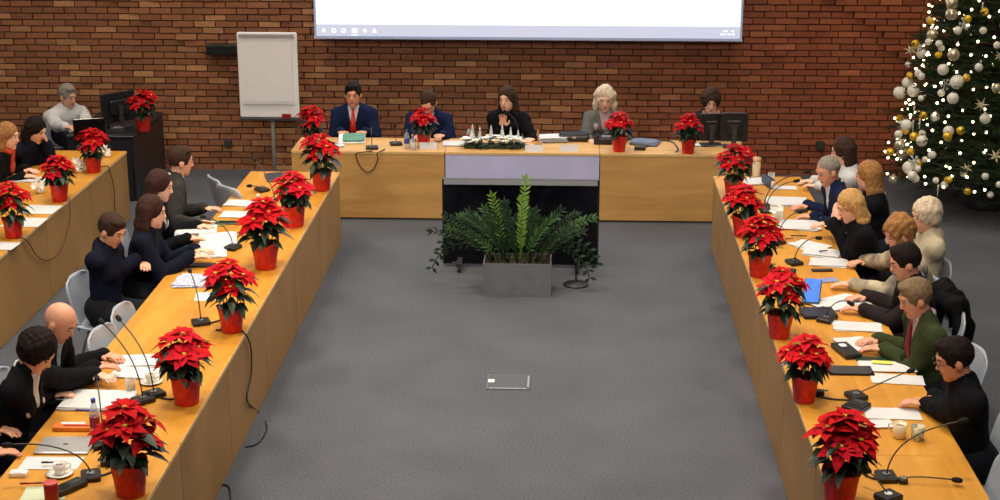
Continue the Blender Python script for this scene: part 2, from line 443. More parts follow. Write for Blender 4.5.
def person(label, head, face, lean=.10, hands=(None, None), headdir=None, nod=0, turn=0,
           top=None, shirt=None, vneck=False, tie=None, trous=None, skin_i=0, hair='short', hairm=None, hl=1.0,
           glasses=False, scarf=None, sleeves=None, k=1.06, female=False, group=None, palm=None, hat=None, open_front=False):
    """head: world point of head centre; face: yaw of the body (direction of sight, world); hands: world palm points"""
    fw = V((cos(face), sin(face), 0))
    base = V((head.x, head.y, 0)) - fw*(lean+.05)
    rz = face - pi/2
    root = empty('person', (base.x, base.y, 0), rz)
    tag(root, label, 'person', group)
    Rz = Matrix.Rotation(-rz, 3, 'Z')
    L = lambda p: Rz @ (V(p) - base)                       # to local, +y forward
    H = L(head)
    # head frame
    Mh = Matrix.Rotation(turn, 3, 'Z') @ Matrix.Rotation(-nod, 3, 'X')
    FH = Mh @ V((0,1,0)); UH = Mh @ V((0,0,1)); RH = Mh @ V((1,0,0))
    B = [tuple(RH), tuple(FH), tuple(UH)]
    N = H - (UH*.45+V((0,0,.55)))*.125*k - (FH*.5+V((0,.5,0)))*.04*k - V((0, .01, .025))        # base of the neck
    P = V((0, 0, .57))
    sp = (N-P); spn = sp.normalized()
    sw = (.150 if female else .172)*k
    R = V((1,0,0)); fr = spn.cross(R)*-1
    if fr.y < 0: fr = -fr
    C = P + sp*.68                                         # chest
    W = P + sp*.32                                         # waist
    sh = [N - spn*.072 + R*sw*s for s in (-1, 1)]
    # arms
    ua, fa = .285*k, .255*k
    arms = []
    for i, s in enumerate((-1, 1)):
        hp = hands[i]
        wr = L(hp) if hp is not None else V((s*.14, .42, .80))
        A = sh[i]; d = wr - A
        # wrist sits 8 cm before the palm point
        hd = V((-s*.35, 1, 0)).normalized() if palm is None or palm[i] is None else (Rz @ V(palm[i])).normalized()
        wr = wr - hd*.075*k
        d = wr - A; dist = d.length
        if dist > (ua+fa)*.985:
            wr = A + d.normalized()*(ua+fa)*.985; d = wr-A; dist = d.length
        a = (ua*ua - fa*fa + dist*dist)/(2*dist); hgt = math.sqrt(max(ua*ua-a*a, 0))
        pole = V((s*.34, -.35, -1)); dn = d.normalized(); pole = (pole - dn*pole.dot(dn)).normalized()
        E = A + dn*a + pole*hgt
        arms.append((A, E, wr, hd))
    legs = []
    for s in (-1, 1):
        hip = P + V((s*.09, 0, -.015)); kn = V((s*.11, .44, .54)); an = V((s*.12, .40, .09)); legs.append((hip, kn, an))
    allp = [H+V((.16,.16,.16)), H-V((.16,.16,.16)), P-V((.2,.16,.1)), P+V((.2,.16,.1)), N, V((.2,.62,0)), V((-.2,.6,0))]
    for (A, E, w, hd) in arms: allp += [A+V((.08,.08,.08)), A-V((.08,.08,.08)), E+V((.06,.06,.06)), E-V((.06,.06,.06)), w+hd*.22+V((.05,.05,.05)), w-V((.06,.06,.06)), w+hd*.2-V((.05,.05,.05))]
    def bounds(pts, m=.0):
        return [min(p[i] for p in pts)-m for i in range(3)], [max(p[i] for p in pts)+m for i in range(3)]
    lo, hi = bounds(allp)
    # ---- body
    g = SDF(lo, hi, .0085)
    g.cone(P, W, .125, .105, .03, flat=(fr, 1.45)); g.cone(W, C, .105, .135, .03, flat=(fr, 1.45))
    g.cone(sh[0]*.9+sh[1]*.1, sh[1]*.9+sh[0]*.1, .06, .06, .04)
    g.cone(N-spn*.05, H-UH*.05-FH*.02, .058*k, .054*k, .02)
    for (hip, kn, an) in legs:
        g.cone(hip, kn, .078, .055, .02); g.cone(kn, an, .052, .036, .01); g.cone(an, an+V((0,.14,-.05)), .036, .028, .01)
    for i, (A, E, w, hd) in enumerate(arms):
        s = -1 if i == 0 else 1
        g.cone(A, E, .046, .037, .02); g.cone(E, w, .037, .026, .01)
        side = hd.cross(V((0,0,1)));
        side = side.normalized() if side.length > .2 else V((1,0,0))
        nrm = side.cross(hd).normalized()
        pc = w + hd*.05*k
        g.ell(pc, (.040*k, .052*k, .015*k), [tuple(side), tuple(hd), tuple(nrm)], .012)
        for q in range(4):
            o = (q-1.5)*.0195*k; Lf = (.064, .074, .07, .055)[q]*k if s < 0 else (.055, .07, .074, .064)[q]*k
            f0 = pc + hd*.042*k + side*o; f1 = f0 + (hd*1.0 + side*o*2.2 - nrm*.18).normalized()*Lf*.55
            f2 = f1 + (hd*.8 - nrm*.62 + side*o*1.2).normalized()*Lf*.5
            g.cone(f0, f1, .0095*k, .0088*k, .004); g.cone(f1, f2, .0088*k, .0076*k, .003)
        ts = -side*s        # thumb towards the body's midline
        t0 = pc - hd*.022*k + ts*.03*k; t1 = t0 + (ts*.8 + hd*.65).normalized()*.036*k; t2 = t1 + (hd*.95 + ts*.15 - nrm*.15).normalized()*.032*k
        g.cone(t0, t1, .0125*k, .0105*k, .006); g.cone(t1, t2, .0105*k, .0085*k, .003)
    # head
    g.ell(H+UH*.022*k-FH*.008*k, (.078*k, .098*k, .098*k), B, .01)
    g.ell(H-UH*.045*k+FH*.022*k, (.060*k, .066*k, .078*k), B, .03)
    g.ell(H-UH*.104*k+FH*.060*k, (.024*k, .020*k, .018*k), B, .02)
    g.cone(H+FH*.086*k+UH*.012*k, H+FH*.099*k-UH*.028*k, .008*k, .0125*k, .012)
    g.cone(H+FH*.082*k+UH*.030*k-RH*.03*k, H+FH*.082*k+UH*.030*k+RH*.03*k, .010*k, .010*k, .012)
    for s in (-1, 1):
        g.ell(H+FH*.094*k+UH*.010*k+RH*s*.031*k, (.017*k, .012*k, .011*k), B, .010, op='s')
        g.ell(H+RH*s*.080*k-UH*.012*k-FH*.006*k, (.010*k, .020*k, .031*k), B, .006)
    body = g.build('body', SKINS[skin_i], root)
    # face parts
    for s in (-1, 1):
        e = MB().ball(H+FH*.0795*k+UH*.010*k+RH*s*.031*k, .0105*k, 10).build('eye', EYEW, root, smooth=True)
        MB().ball(H+FH*.0850*k+UH*.009*k+RH*s*.031*k, .0072*k, 8).build('iris', PUP, e, smooth=True)
        MB().tube([H+FH*.090*k+UH*.031*k+RH*s*.015*k, H+FH*.092*k+UH*.036*k+RH*s*.032*k, H+FH*.078*k+UH*.030*k+RH*s*.050*k], [.0035, .0042, .002], 6).build('eyebrow', hairm or PUP, root, smooth=True)
    MB().tube([H+FH*.078*k-UH*.064*k-RH*.024*k, H+FH*.089*k-UH*.062*k, H+FH*.078*k-UH*.064*k+RH*.024*k], [.003, .0075, .003], 8).build('lips', LIPS, root, smooth=True)
    if glasses:
        gm = MB()
        for s in (-1, 1):
            c = H+FH*.104*k+UH*.008*k+RH*s*.032*k
            gm.tube([c+RH*cos(a)*.024+UH*sin(a)*.017 for a in [2*pi*j/12 for j in range(13)]], .0022, 6)
            gm.tube([c+RH*s*.024, H+RH*s*.084*k+UH*.008*k-FH*.005], .0022, 6)
        gm.tube([H+FH*.106*k+UH*.008*k-RH*.01, H+FH*.106*k+UH*.008*k+RH*.01], .0022, 6)
        gm.build('glasses', BLACKG, root, smooth=True)
    # ---- torso clothing
    T = top
    extra = .024
    def torso(lo_, hi_, ex, hh, sleeve=True, low=-.02):
        s_ = SDF(lo_, hi_, hh)
        s_.cone(P+V((0,0,low)), W, .148+ex, .118+ex, .03, flat=(fr, 1.4)); s_.cone(W, C, .118+ex, (.142 if female else .150)+ex, .03, flat=(fr, 1.4))
        s_.cone(sh[0]*.95+sh[1]*.05, N, .056+ex*.8, .060+ex*.6, .05); s_.cone(sh[1]*.95+sh[0]*.05, N, .056+ex*.8, .060+ex*.6, .05)
        s_.cone(N-spn*.06, N+(UH+spn)*.012, .080+ex*.3, .062+ex*.2, .03)
        if female and ex > 0:
            for s in (-1, 1): s_.ell(C+fr*.085+R*s*.07-spn*.02, (.06, .05, .06), None, .04)
        if sleeve:
            for (A, E, w, hd) in arms:
                s_.cone(A, E, .062+ex*.6, .054+ex*.75, .035); s_.cone(E, w, .052+ex*.75, .038+ex*.55, .014)
        return s_
    tp = [P-V((.22,.2,.14)), P+V((.22,.2,.1)), N+V((.1,.1,.05)), N-V((.1,.1,0))]
    for (A, E, w, hd) in arms: tp += [A+V((.1,.1,.1)), A-V((.1,.1,.1)), E+V((.08,.08,.08)), E-V((.08,.08,.08)), w+V((.06,.06,.06)), w-V((.06,.06,.06))]
    tlo, thi = bounds(tp)
    jk = torso(tlo, thi, extra, .0115)
    jk.noise(.0050, 30, len(label)); jk.noise(.0022, 72, len(label)*1.7)
    if vneck:
        # open front: a wedge cut to show the shirt
        top_ = N + fr*.12 + spn*.03; bot = P + sp*.42 + fr*.16
        jk.cone(top_, bot, .060*k, .006, .008, flat=(fr, .30), op='s')
    for (A, E, w, hd) in arms: pass
    jk.ell(N+UH*.045, (.060*k, .058*k, .032*k), B, .006, op='s')
    jo = jk.build('jacket' if vneck else 'top', T, root)
    if vneck or shirt:
        s2 = torso(*bounds([C-V((.2,.2,.25)), C+V((.2,.2,.2)), N+V((.09,.09,.05)), W-V((.1,.1,.1)), N-V((.09,.09,.0))]), .004, .009, sleeve=False, low=.0)
        s2.cone(N-spn*.03, N+UH*.018+FH*.006, .064*k, .066*k, .008)
        s2.ell(N+UH*.055+FH*.01, (.056*k, .058*k, .03*k), B, .004, op='s')
        s2.build('shirt', shirt, root)
        if vneck:
            for (A, E, w, hd) in arms:
                u_ = (w-E).normalized()
                MB().tube([w-u_*.04, w-u_*.02, w+u_*.026, w+u_*.030], [.036, .038, .0365, .030], 14).build('cuff', shirt, root, smooth=True)
        if vneck:
            pts = []
            for j in range(15):
                a = radians(118) + radians(304)*j/14; q = .073*k
                pts.append(N + R*cos(a)*q*.95 + fr*(sin(a)*q+.004) + spn*(.020-.016*sin(a)))
            MB().tube(pts, [.006]+[.014]*13+[.006], 8, flat=1.5).build('collar', shirt, root, smooth=True)
    if tie:
        t_ = MB(); a0 = N + fr*.088 + spn*.0; b0 = C + fr*.142 - spn*.0; c0 = W + fr*.15 + spn*.06
        vs = []
        for p, wd in ((a0, .018), (a0-spn*.03+fr*.015, .012), (b0, .028), (c0, .036), (c0-spn*.04, .004)):
            vs += [p-R*wd, p+R*wd, p+R*wd-fr*.02, p-R*wd-fr*.02]
        fs = []
        for i in range(4):
            for j in range(4): fs.append((i*4+j, i*4+(j+1)%4, (i+1)*4+(j+1)%4, (i+1)*4+j))
        fs += [(3,2,1,0), (16,17,18,19)]
        t_.add(vs, fs).build('tie', tie, root, smooth=True)
    if scarf:
        s3 = SDF([N[i]-.2 for i in range(3)], [N[i]+.2 for i in range(3)], .009)
        pts = [N+V((cos(a)*.088, sin(a)*.08+.005, .01+.012*sin(3*a))) for a in [2*pi*j/10 for j in range(11)]]
        for a, b in zip(pts[:-1], pts[1:]): s3.cone(a, b, .026, .026, .01)
        s3.cone(N+fr*.09-R*.02, C+fr*.13-R*.03, .03, .034, .01, flat=(fr, 1.6))
        s3.noise(.003, 60, 2)
        s3.build('scarf', scarf, root)
    # ---- trousers and shoes
    lg = SDF([-.26, -.2, .05], [.26, .6, .72], .014)
    lg.cone(P+V((-.07,-.01,.03)), P+V((.07,-.01,.03)), .125, .125, .02)
    for (hip, kn, an) in legs: lg.cone(hip, kn, .098, .074, .02); lg.cone(kn, an+V((0,0,.03)), .070, .055, .01)
    lg.build('trousers', trous or TROUS, root)
    for (hip, kn, an) in legs:
        M_ = MB(); p = V((an.x, an.y+.06, 0))
        M_.rbox((p.x, p.y, .012), (.092, .27, .024), .04, 4); M_.ball((p.x, p.y+.02, .04), (.044, .125, .042), 12); M_.ball((p.x, p.y-.07, .06), (.042, .058, .055), 12)
        M_.build('shoe', SHOE, root, smooth=True)
    # ---- hair
    if hair != 'bald':
        hl_ = [H[i]-.20 for i in range(3)]; hh_ = [H[i]+.20 for i in range(3)]
        if hair in ('long', 'longcurly', 'bob'): hl_ = [min(H[i], N[i])-.22 for i in range(3)]; hl_[2] = N.z-.20
        h = SDF(hl_, hh_, .0075)
        th = {'short': .010, 'crop': .004, 'bob': .014, 'long': .012, 'longcurly': .02, 'bun': .014, 'curly': .032, 'puffy': .024}[hair]
        h.ell(H+UH*.030*k-FH*.016*k, ((.079+th*.9)*k, (.098+th*.6)*k, (.095+th)*k), B, .01)
        if hair in ('bob', 'long', 'longcurly', 'puffy'):
            low = {'bob': -.10, 'puffy': -.05, 'long': -.26, 'longcurly': -.26}[hair]*hl
            ww = .036 if hair != 'longcurly' else .046
            for a in np.linspace(-pi*.92, -pi*.08, 9):
                o = RH*cos(a)*.072*k + FH*(sin(a)*.075-.005)*k
                q0 = H+o+UH*.03; z = low
                if low < -.12:
                    q1 = H+o*1.12+UH*low*.5; q2 = V((H.x, H.y-.02, H.z))+o*1.25+V((0,0,low))
                    h.cone(q0, q1, ww, ww, .02); h.cone(q1, q2, ww, ww*.75, .02)
                else: h.cone(q0, H+o*1.08+UH*low, ww, ww*.8, .02)
        if hair == 'bun': h.ell(H-FH*.10*k+UH*.075*k, (.04, .04, .04), B, .01)
        if hair in ('curly', 'puffy'):
            for j in range(16):
                a = j*2.4; u = .2+.8*(j/16)
                h.ell(H+UH*(.03+.085*u)+RH*cos(a)*.08*(1.2-u)+FH*(sin(a)*.08*(1.2-u)-.02), (.035,.035,.032), B, .012 if hair == 'curly' else .035)
        if hair in ('short',): h.ell(H+UH*.098*k+FH*.035*k+RH*.012, (.055*k, .048*k, .026*k), B, .02)
        # face opening
        if hair in ('long', 'bob', 'longcurly', 'puffy'):
            h.ell(H+FH*.105*k-UH*.035*k, (.056*k, .085*k, .098*k), B, .01, op='s')
            h.ell(H+FH*.10*k-UH*.15*k, (.075*k, .09*k, .10*k), B, .01, op='s')
        else:
            h.ell(H+FH*.115*k-UH*.030*k, (.085*k, .085*k, .098*k), B, .008, op='s')
            h.ell(H+FH*.01*k-UH*.118*k, (.15*k, .14*k, .098*k), B, .008, op='s')
            for s in (-1, 1): h.ell(H+RH*s*.098*k-UH*.012*k+FH*.01*k, (.026*k, .036*k, .036*k), B, .005, op='s')
        amp = {'longcurly': .007, 'curly': .007, 'puffy': .004}.get(hair, .0022)
        h.noise(amp, 110 if amp < .005 else 75, 1.3); h.noise(.0016, 190, .7)
        h.build('hair', hairm, root)
    return root
TROUS = cloth('trouser_cloth', 34, 35, 42)
SHOE = mat('shoe_leather', (.012,.01,.009), .35, var=.1)
HAIRS = dict(brown=mat('hair_brown', S(58,40,30), .75, spec=.2, var=.3, vscale=60, bump=.4, bscale=200), dark=mat('hair_dark', S(30,21,20), .75, spec=.15, var=.3, vscale=60, bump=.4, bscale=200),
    auburn=mat('hair_auburn', S(158,112,68), .75, spec=.2, var=.25, vscale=60, bump=.4, bscale=200), redd=mat('hair_chestnut', S(58,34,30), .75, spec=.2, var=.25, vscale=60, bump=.4, bscale=200),
    blonde=mat('hair_blonde', S(196,152,96), .75, spec=.2, var=.2, vscale=60, bump=.4, bscale=200), pale=mat('hair_pale', S(214,196,170), .75, spec=.2, var=.2, vscale=60, bump=.4, bscale=200),
    grey=mat('hair_grey', S(140,132,124), .75, spec=.2, var=.2, vscale=60, bump=.4, bscale=200), greybr=mat('hair_greybrown', S(124,104,78), .75, spec=.2, var=.2, vscale=60, bump=.4, bscale=200))
# ------------------------------------------------------------------ tables
TZ = .75
def side_table(y0, y1, x0, x1, inner, label, group):
    """inner = +1: modesty panel on the x1 side, -1: on the x0 side"""
    yc = (y0+y1)/2; root = empty('conference_table', ((x0+x1)/2, yc, 0)); tag(root, label, 'table', group)
    w, l = (x1-x0), (y1-y0)-.004
    MB().rbox((0, 0, TZ-.015), (w, l, .03), .008, 2).build('tabletop', OAKTOP, root)
    MB().box((inner*(w/2+.0015), 0, TZ-.015), (.003, l-.01, .026)).build('edge_band', OAKEDGE, root)
    xi = inner*(w/2-.014)
    MB().box((xi, 0, (TZ-.03+.006)/2), (.022, l-.006, TZ-.03-.006)).build('front_panel', OAKPAN, root)
    for s in (-1, 1):
        lg = MB().box((-inner*.03, s*(l/2-.03), (TZ-.03)/2), (w-.12, .03, TZ-.03)).build('side_panel', OAKPAN, root)
    for s in (-1, 1): MB().lathe([(.02, 0), (.02, .02), (.008, .024)], (xi-inner*.06, s*(l/2-.1), 0), 10).build('foot', BLACKP, root)
    return root
YS = [15.05-1.335*i for i in range(7)]
lt = ['oak desk at the far end of the inner left row, nearest the empty grey chairs', 'oak desk in front of the man in the grey suit and open folders',
      'oak desk under the scattered newspapers beside the crossed-arm man', 'bare oak desk in the left row, in front of two empty chairs',
      'oak desk in front of the bald man, with a saucer and glass', 'oak desk carrying the closed silver laptop and coffee cup']
rt = ['oak desk at the far end of the right row, with a cream tube on it', 'oak desk in front of the blonde woman in black', 'oak desk covered by fanned white sheets in the right row',
      'oak desk carrying the bright blue tablet', 'oak desk in front of the man in the green jacket', 'oak desk carrying two mugs and a long flat microphone']
for i in range(6):
    side_table(YS[i+1], YS[i], -3.15, -2.25, 1, lt[i], 'desks of the inner left row')
    side_table(YS[i+1], YS[i], 1.49, 2.35, -1, rt[i], 'desks of the right row')
YF = [15.88-1.335*i for i in range(4)]
fl = ['oak desk of the outer left row, beside the black corner desk', 'oak desk of the outer left row under the poinsettia with a pale dish', 'oak desk of the outer left row at the left picture edge']
for i in range(3):
    side_table(YF[i+1], YF[i], -5.54, -4.64, 1, fl[i], 'desks of the outer left row')
def head_table(x0, x1, label, pm):
    root = empty('head_table', ((x0+x1)/2, 16.30, 0)); tag(root, label, 'table', 'oak desks under the projection screen')
    w = x1-x0-.004; d = .66
    MB().rbox((0, 0, TZ-.015), (w, d, .03), .006, 2).build('tabletop', OAKTOPX, root)
    MB().box((0, -d/2-.001, TZ-.015), (w-.01, .003, .026)).build('edge_band', OAKEDGE, root)
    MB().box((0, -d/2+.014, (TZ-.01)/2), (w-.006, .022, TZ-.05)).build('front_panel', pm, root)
    for s in (-1, 1): MB().box((s*(w/2-.03), .02, (TZ-.03)/2), (.03, d-.08, TZ-.03)).build('side_panel', OAKPANX, root)
head_table(-2.90, -1.26, 'oak desk with the red-tied man, left end of the head table', OAKPANX)
head_table(-1.26, .38, 'middle head desk with a bluish glow painted on its front panel, above the big screen', GLOWTINT)
head_table(.38, 1.93, 'oak desk with two computer monitors, right end of the head table', OAKPANX)

# black corner desk, left
root = empty('corner_desk', (-5.14, 17.25, 0)); tag(root, 'black panelled operator desk by the brick wall, left', 'desk')
BD = mat('black_laminate', S(34,36,42), .4, var=.08, vscale=8)
MB().rbox((0, 0, .735), (.76, 1.32, .03), .01, 2).build('desktop', BD, root)
MB().box((0, -.64, .36), (.68, .025, .70)).build('front_panel', BD, root)
MB().box((.36, 0, .36), (.025, 1.28, .70)).build('side_panel', BD, root)
MB().box((-.36, 0, .36), (.025, 1.28, .70)).build('side_panel', BD, root)

# ------------------------------------------------------------------ projection screen on the wall
def screen():
    a = atY(314.5, 37.5, 17.85); b = atY(742, 39, 17.85); zb = (a.z+b.z)/2
    w = b.x-a.x; h = w*9/16+.08; xc = (a.x+b.x)/2
    root = empty('projection_screen', (xc, 17.85, zb)); tag(root, 'large lit white projection screen high on the brick wall', 'projection screen')
    EMW = mat('screen_light', (.3,.3,.3), .6, emit=S(238,246,250), estr=1.05, var=.01)
    EMB = mat('taskbar_light', (.1,.1,.12), .6, emit=S(204,206,224), estr=1.0, var=.01)
    EMI = mat('icon_light', (.9,.9,.9), .6, emit=S(226,238,246), estr=1.1, var=.01)
    EMB = EMB; FR = mat('screen_border', S(150,160,180), .5, emit=S(150,160,190), estr=.35, var=.02)
    MB().box((0, .02, h/2), (w, .02, h)).build('screen_cloth', FR, root)
    MB().box((0, .007, h/2+.055), (w-.05, .004, h-.17)).build('projected_page', EMW, root)
    tb = MB().box((0, .004, .078), (w-.05, .004, .135)).build('taskbar', EMB, root)
    ic = MB()
    for i, x in enumerate((-2.36, -2.24, -2.13, -2.0, -1.88, -1.77)):
        c = (x, .0, .075)
        if i in (0, 4): ic.ball(c, (.022, .003, .022), 10)
        elif i == 3: ic.box(c, (.06, .004, .05)); ic.box((x, .001, .025), (.08, .004, .006))
        elif i == 5: ic.add([(x-.03, .0, .055), (x+.03, .0, .055), (x, .0, .105)], [(0,1,2)])
        else: ic.tube([V(c)+V((cos(q)*.022, 0, sin(q)*.022)) for q in [2*pi*j/10 for j in range(11)]], .005, 5)
    ic.build('taskbar_icon', EMI, root)
    ck = MB()
    for (x, z, l) in ((2.28, .095, .05), (2.36, .095, .04), (2.25, .06, .06), (2.32, .06, .04), (2.37, .06, .03)): ck.box((x, 0, z), (l, .003, .014))
    ck.build('clock_text', EMI, root)
    MB().box((0, .01, -.010), (w+.01, .035, .020)).build('bottom_bar', FR, root)
    MB().box((0, .02, h+.06), (w+.2, .12, .12)).build('roller_case', WHITEP, root)
    MB().box((-w/2+.3, .17, h+.06), (.05, .26, .05)).box((w/2-.3, .17, h+.06), (.05, .26, .05)).build('wall_bracket', METAL, root)
    l = area('screen_glow', (xc, 17.78, zb+h/2), w, 55, (.72, .82, 1), (-pi/2, 0, 0), sy=h)
screen()

# flip chart
def flipchart():
    Y = 17.55
    tl, tr, bl, br = atY(236.5, 32, Y), atY(296.5, 31.5, Y), atY(238, 117, Y), atY(297, 116.5, Y)
    xc = (tl.x+tr.x)/2; w = tr.x-tl.x; zt = tl.z; zb = bl.z; h = zt-zb
    root = empty('flip_chart', (xc, Y, 0)); tag(root, 'white flip chart with a blank pad on a single pole stand', 'flip chart')
    MB().rbox((0, 0, 0), (w, h, .025), .02, 3, M=Matrix.Rotation(pi/2, 3, 'X')).build('board', WHITEP, root, loc=(0, 0, (zt+zb)/2))
    MB().box((-.01, -.022, (zt+zb)/2+.06), (w*.86, .012, h*.80)).box((-.013, -.03, (zt+zb)/2+.075), (w*.85, .003, h*.77)).build('paper_pad', mat('pad_paper', S(240,240,242), .8, var=.02), root)
    MB().box((0, -.03, zt-.035), (w*.92, .03, .03)).build('clamp_bar', SILVER, root)
    MB().box((0, -.035, zb-.012), (w, .08, .02)).build('pen_tray', DARKG, root)
    MB().box((.2, -.045, zb+.025), (.10, .03, .05)).build('board_eraser', REDL, root)
    MB().tube([(.02, .03, .03), (.02, .03, zt-.1)], .022, 12).build('pole', mat('pole_grey', S(196,192,184), .5, metal=.1, var=.03), root, smooth=True)
    b = MB()
    for i in range(5): a = 2*pi*i/5+.3; b.tube([(.02, .03, .10), (.02+cos(a)*.3, .03+sin(a)*.3, .04)], [.02, .012], 8); b.ball((.02+cos(a)*.3, .03+sin(a)*.3, .025), .025, 8)
    b.build('base', METAL, root, smooth=True)
flipchart()
def wall_box(px, py, w, h, d, name, label, cat, m, slots=True):
    c = atY(px, py, WY-.03); root = empty(name, (c.x, WY-.035-d/2, c.z)); tag(root, label, cat)
    MB().rbox((0,0,0), (w, h, d), min(w,h)*.12, 2, M=Matrix.Rotation(pi/2, 3, 'X')).build('housing', m, root)
    if slots:
        s = MB()
        for x in (-.2, .2): s.ball((x*w, -d/2, 0), (w*.13, .004, w*.13), 10)
        s.build('socket_hole', DARKG, root)
    else: MB().box((0, -d/2-.004, 0), (w*.9, .006, h*.6)).build('grille', FOAM, root)
wall_box(224, 48, .36, .12, .16, 'wall_speaker', 'black bar speaker on the bricks left of the flip chart', 'speaker', BLACKP, False)
wall_box(228.5, 143, .09, .09, .03, 'wall_socket', 'small black socket on the bricks below the flip chart', 'socket', DARKG)
wall_box(820, 145, .10, .10, .04, 'wall_socket', 'small black socket on the bricks beside the brown-haired woman', 'socket', DARKG)

# big display on a castored stand
def display():
    Y = 14.35
    bl = atY(443, 263, Y); br = atY(598, 264, Y); tl = atY(445, 178, Y)
    w = br.x-bl.x; xc = (bl.x+br.x)/2; z0 = bl.z; z1 = tl.z; h = z1-z0
    root = empty('display', (xc, Y, 0)); tag(root, 'large black television screen standing on castors before the head table', 'television')
    MB().rbox((0,0,0), (w, h, .05), .012, 2, M=Matrix.Rotation(pi/2, 3, 'X')).build('casing', BLACKP, root, loc=(0,0,(z0+z1)/2))
    PANEL = mat('display_panel', (.003,.003,.005), .14, var=.2, spec=.3)
    MB().box((0, -.028, (z0+z1)/2-.01), (w-.03, .004, h-.06)).build('panel', PANEL, root)
    MB().box((0, 0, 0), (w-.04, .012, .05), M=Matrix.Rotation(-.5, 3, 'X')).build('top_bezel', mat('bezel_grey', S(84,86,92), .45, metal=.3, var=.05), root, loc=(0, -.036, z1-.03))
    MB().box((-w/2+.12, -.031, z0+.018), (.06, .003, .012)).build('badge', METAL, root)
    s = MB()
    for x in (-.58, .55):
        s.tube([(x, .06, z0+.4), (x, .06, .09)], .025, 8); s.box((x, 0, .08), (.05, .5, .03))
    s.tube([(-.58, .06, .3), (.55, .06, .3)], .02, 8)
    st = s.build('stand', DARKG, root)
    for x in (-.58, .55):
        for y in (-.22, .22):
            c = MB().lathe([(.03, -.012), (.034, -.006), (.034, .006), (.03, .012)], (x, y, .034), 14, Matrix.Rotation(pi/2, 3, 'Y')).build('castor', BLACKP, root)
            MB().box((x, y, .058), (.012, .04, .03)).build('castor_fork', METAL, c)
display()

# planter with ZZ plant fronds
def planter():
    a = at(483, 296.5, 0); b = at(551, 297.5, 0); w = b.x-a.x; Y = (a.y+b.y)/2; xc = (a.x+b.x)/2
    root = empty('planter', (xc, Y+.18, 0)); tag(root, 'grey trough planter full of tall arching green fronds', 'planter')
    G = mat('planter_zinc', S(118,124,128), .5, metal=.3, var=.08, vscale=9)
    h = .31; m = MB(); d = .34
    m.box((0,-d/2+.006,h/2), (w,.012,h)); m.box((0,d/2-.006,h/2), (w,.012,h)); m.box((-w/2+.006,0,h/2), (.012,d-.024,h)); m.box((w/2-.006,0,h/2), (.012,d-.024,h)); m.box((0,0,.01), (w-.024,d-.024,.02))
    m.build('trough', G, root)
    MB().box((0,0,h-.03), (w-.026, d-.026, .03)).build('soil', SOIL, root)
    mats = [mat('frond_dark', S(24,46,24), .6, var=.35, vscale=10, spec=.25), mat('frond_light', S(96,128,48), .55, var=.25, spec=.3, vscale=10)]
    R = random.Random(5); mid = mat('frond_mid', S(50,82,38), .55, var=.3, vscale=10, spec=.25)
    for i in range(32):
        lt_ = i % 8 == 0
        x0 = R.uniform(-.26, .26); y0 = R.uniform(-.11, .11)
        side = x0/.26
        spread = side*.85 + R.uniform(-.3, .3); Lg = R.uniform(.40, .62) if abs(spread) < .45 else R.uniform(.45, .68)
        if lt_: x0 *= .55; spread = x0*1.2; Lg = R.uniform(.62, .76)
        fy = R.uniform(-.35, .35)
        # arch
        pts = []; 
        for j in range(9):
            t = j/8; bend = abs(spread)
            pts.append(V((x0+spread*Lg*(t*.6+.4*t*t), y0+fy*Lg*t*.8, h-.03+Lg*(t-(.42*bend)*t*t*1.25)*1.0)))
        f = MB(); f.tube(pts, [.007-.0006*j for j in range(9)], 6)
        for j in range(2, 9):
            for q in (0, .5):
                if j == 8 and q: continue
                p = pts[j] if q == 0 else (pts[j]+pts[j+1])/2 if j < 8 else pts[j]
                t = (pts[min(j+1, 8)]-pts[j-1]).normalized(); sd = t.cross(V((0,-1,.2))).normalized()
                for s in (-1, 1):
                    f.leaf(p, sd*s*.75+t*.95+V((0,R.uniform(-.4,.2),R.uniform(-.2,.3))), V((0,-.6,.8)), R.uniform(.055, .085), .023, .2, .12)
        f.leaf(pts[-1], (pts[-1]-pts[-2]), V((0,-1,.3)), .08, .03, .1)
        f.build('frond', mats[1] if lt_ else (mid if i % 3 == 0 else mats[0]), root, smooth=True)
    # drooping frond, far left
    for (tx, tz, n) in ((-.78, .24, 0), (-.70, .42, 0), (.66, .16, 1), (.72, .30, 1)):
        p0 = V((math.copysign(.26, tx), -.05, h)); p3 = V((tx, -.08, tz)); p1 = p0+V((math.copysign(.12, tx), 0, .28)); p2 = V((tx*.93, -.07, tz+.22))
        pts = [p0*(1-t)**3+p1*3*t*(1-t)**2+p2*3*t*t*(1-t)+p3*t**3 for t in [j/9 for j in range(10)]]
        f = MB(); f.tube(pts, .005, 6)
        for j in range(3, 10):
            t = (pts[min(j+1, 9)]-pts[j-1]).normalized(); sd = t.cross(V((0,-1,.1))).normalized()
            for s in (-1, 1): f.leaf(pts[j], sd*s+t*.6, V((0,-.8,.5)), .07, .032, .15, .1)
        f.build('frond', mats[0], root, smooth=True)
planter()
# round floor stand beside planter
p = at(576, 285, 0); root = empty('floor_stand', (p.x, p.y, 0)); tag(root, 'low black microphone stand with a round foot beside the planter', 'stand')
MB().lathe([(.115,0),(.12,.008),(.11,.018),(.03,.03),(.012,.04)], (0,0,0), 24).build('base', BLACKP, root, smooth=True)
MB().tube([(0,0,.03),(0,0,.2)], .009, 8).build('pole', BLACKP, root)
MB().ball((0,0,.215), (.02,.02,.026), 10).build('clip', FOAM, root, smooth=True)
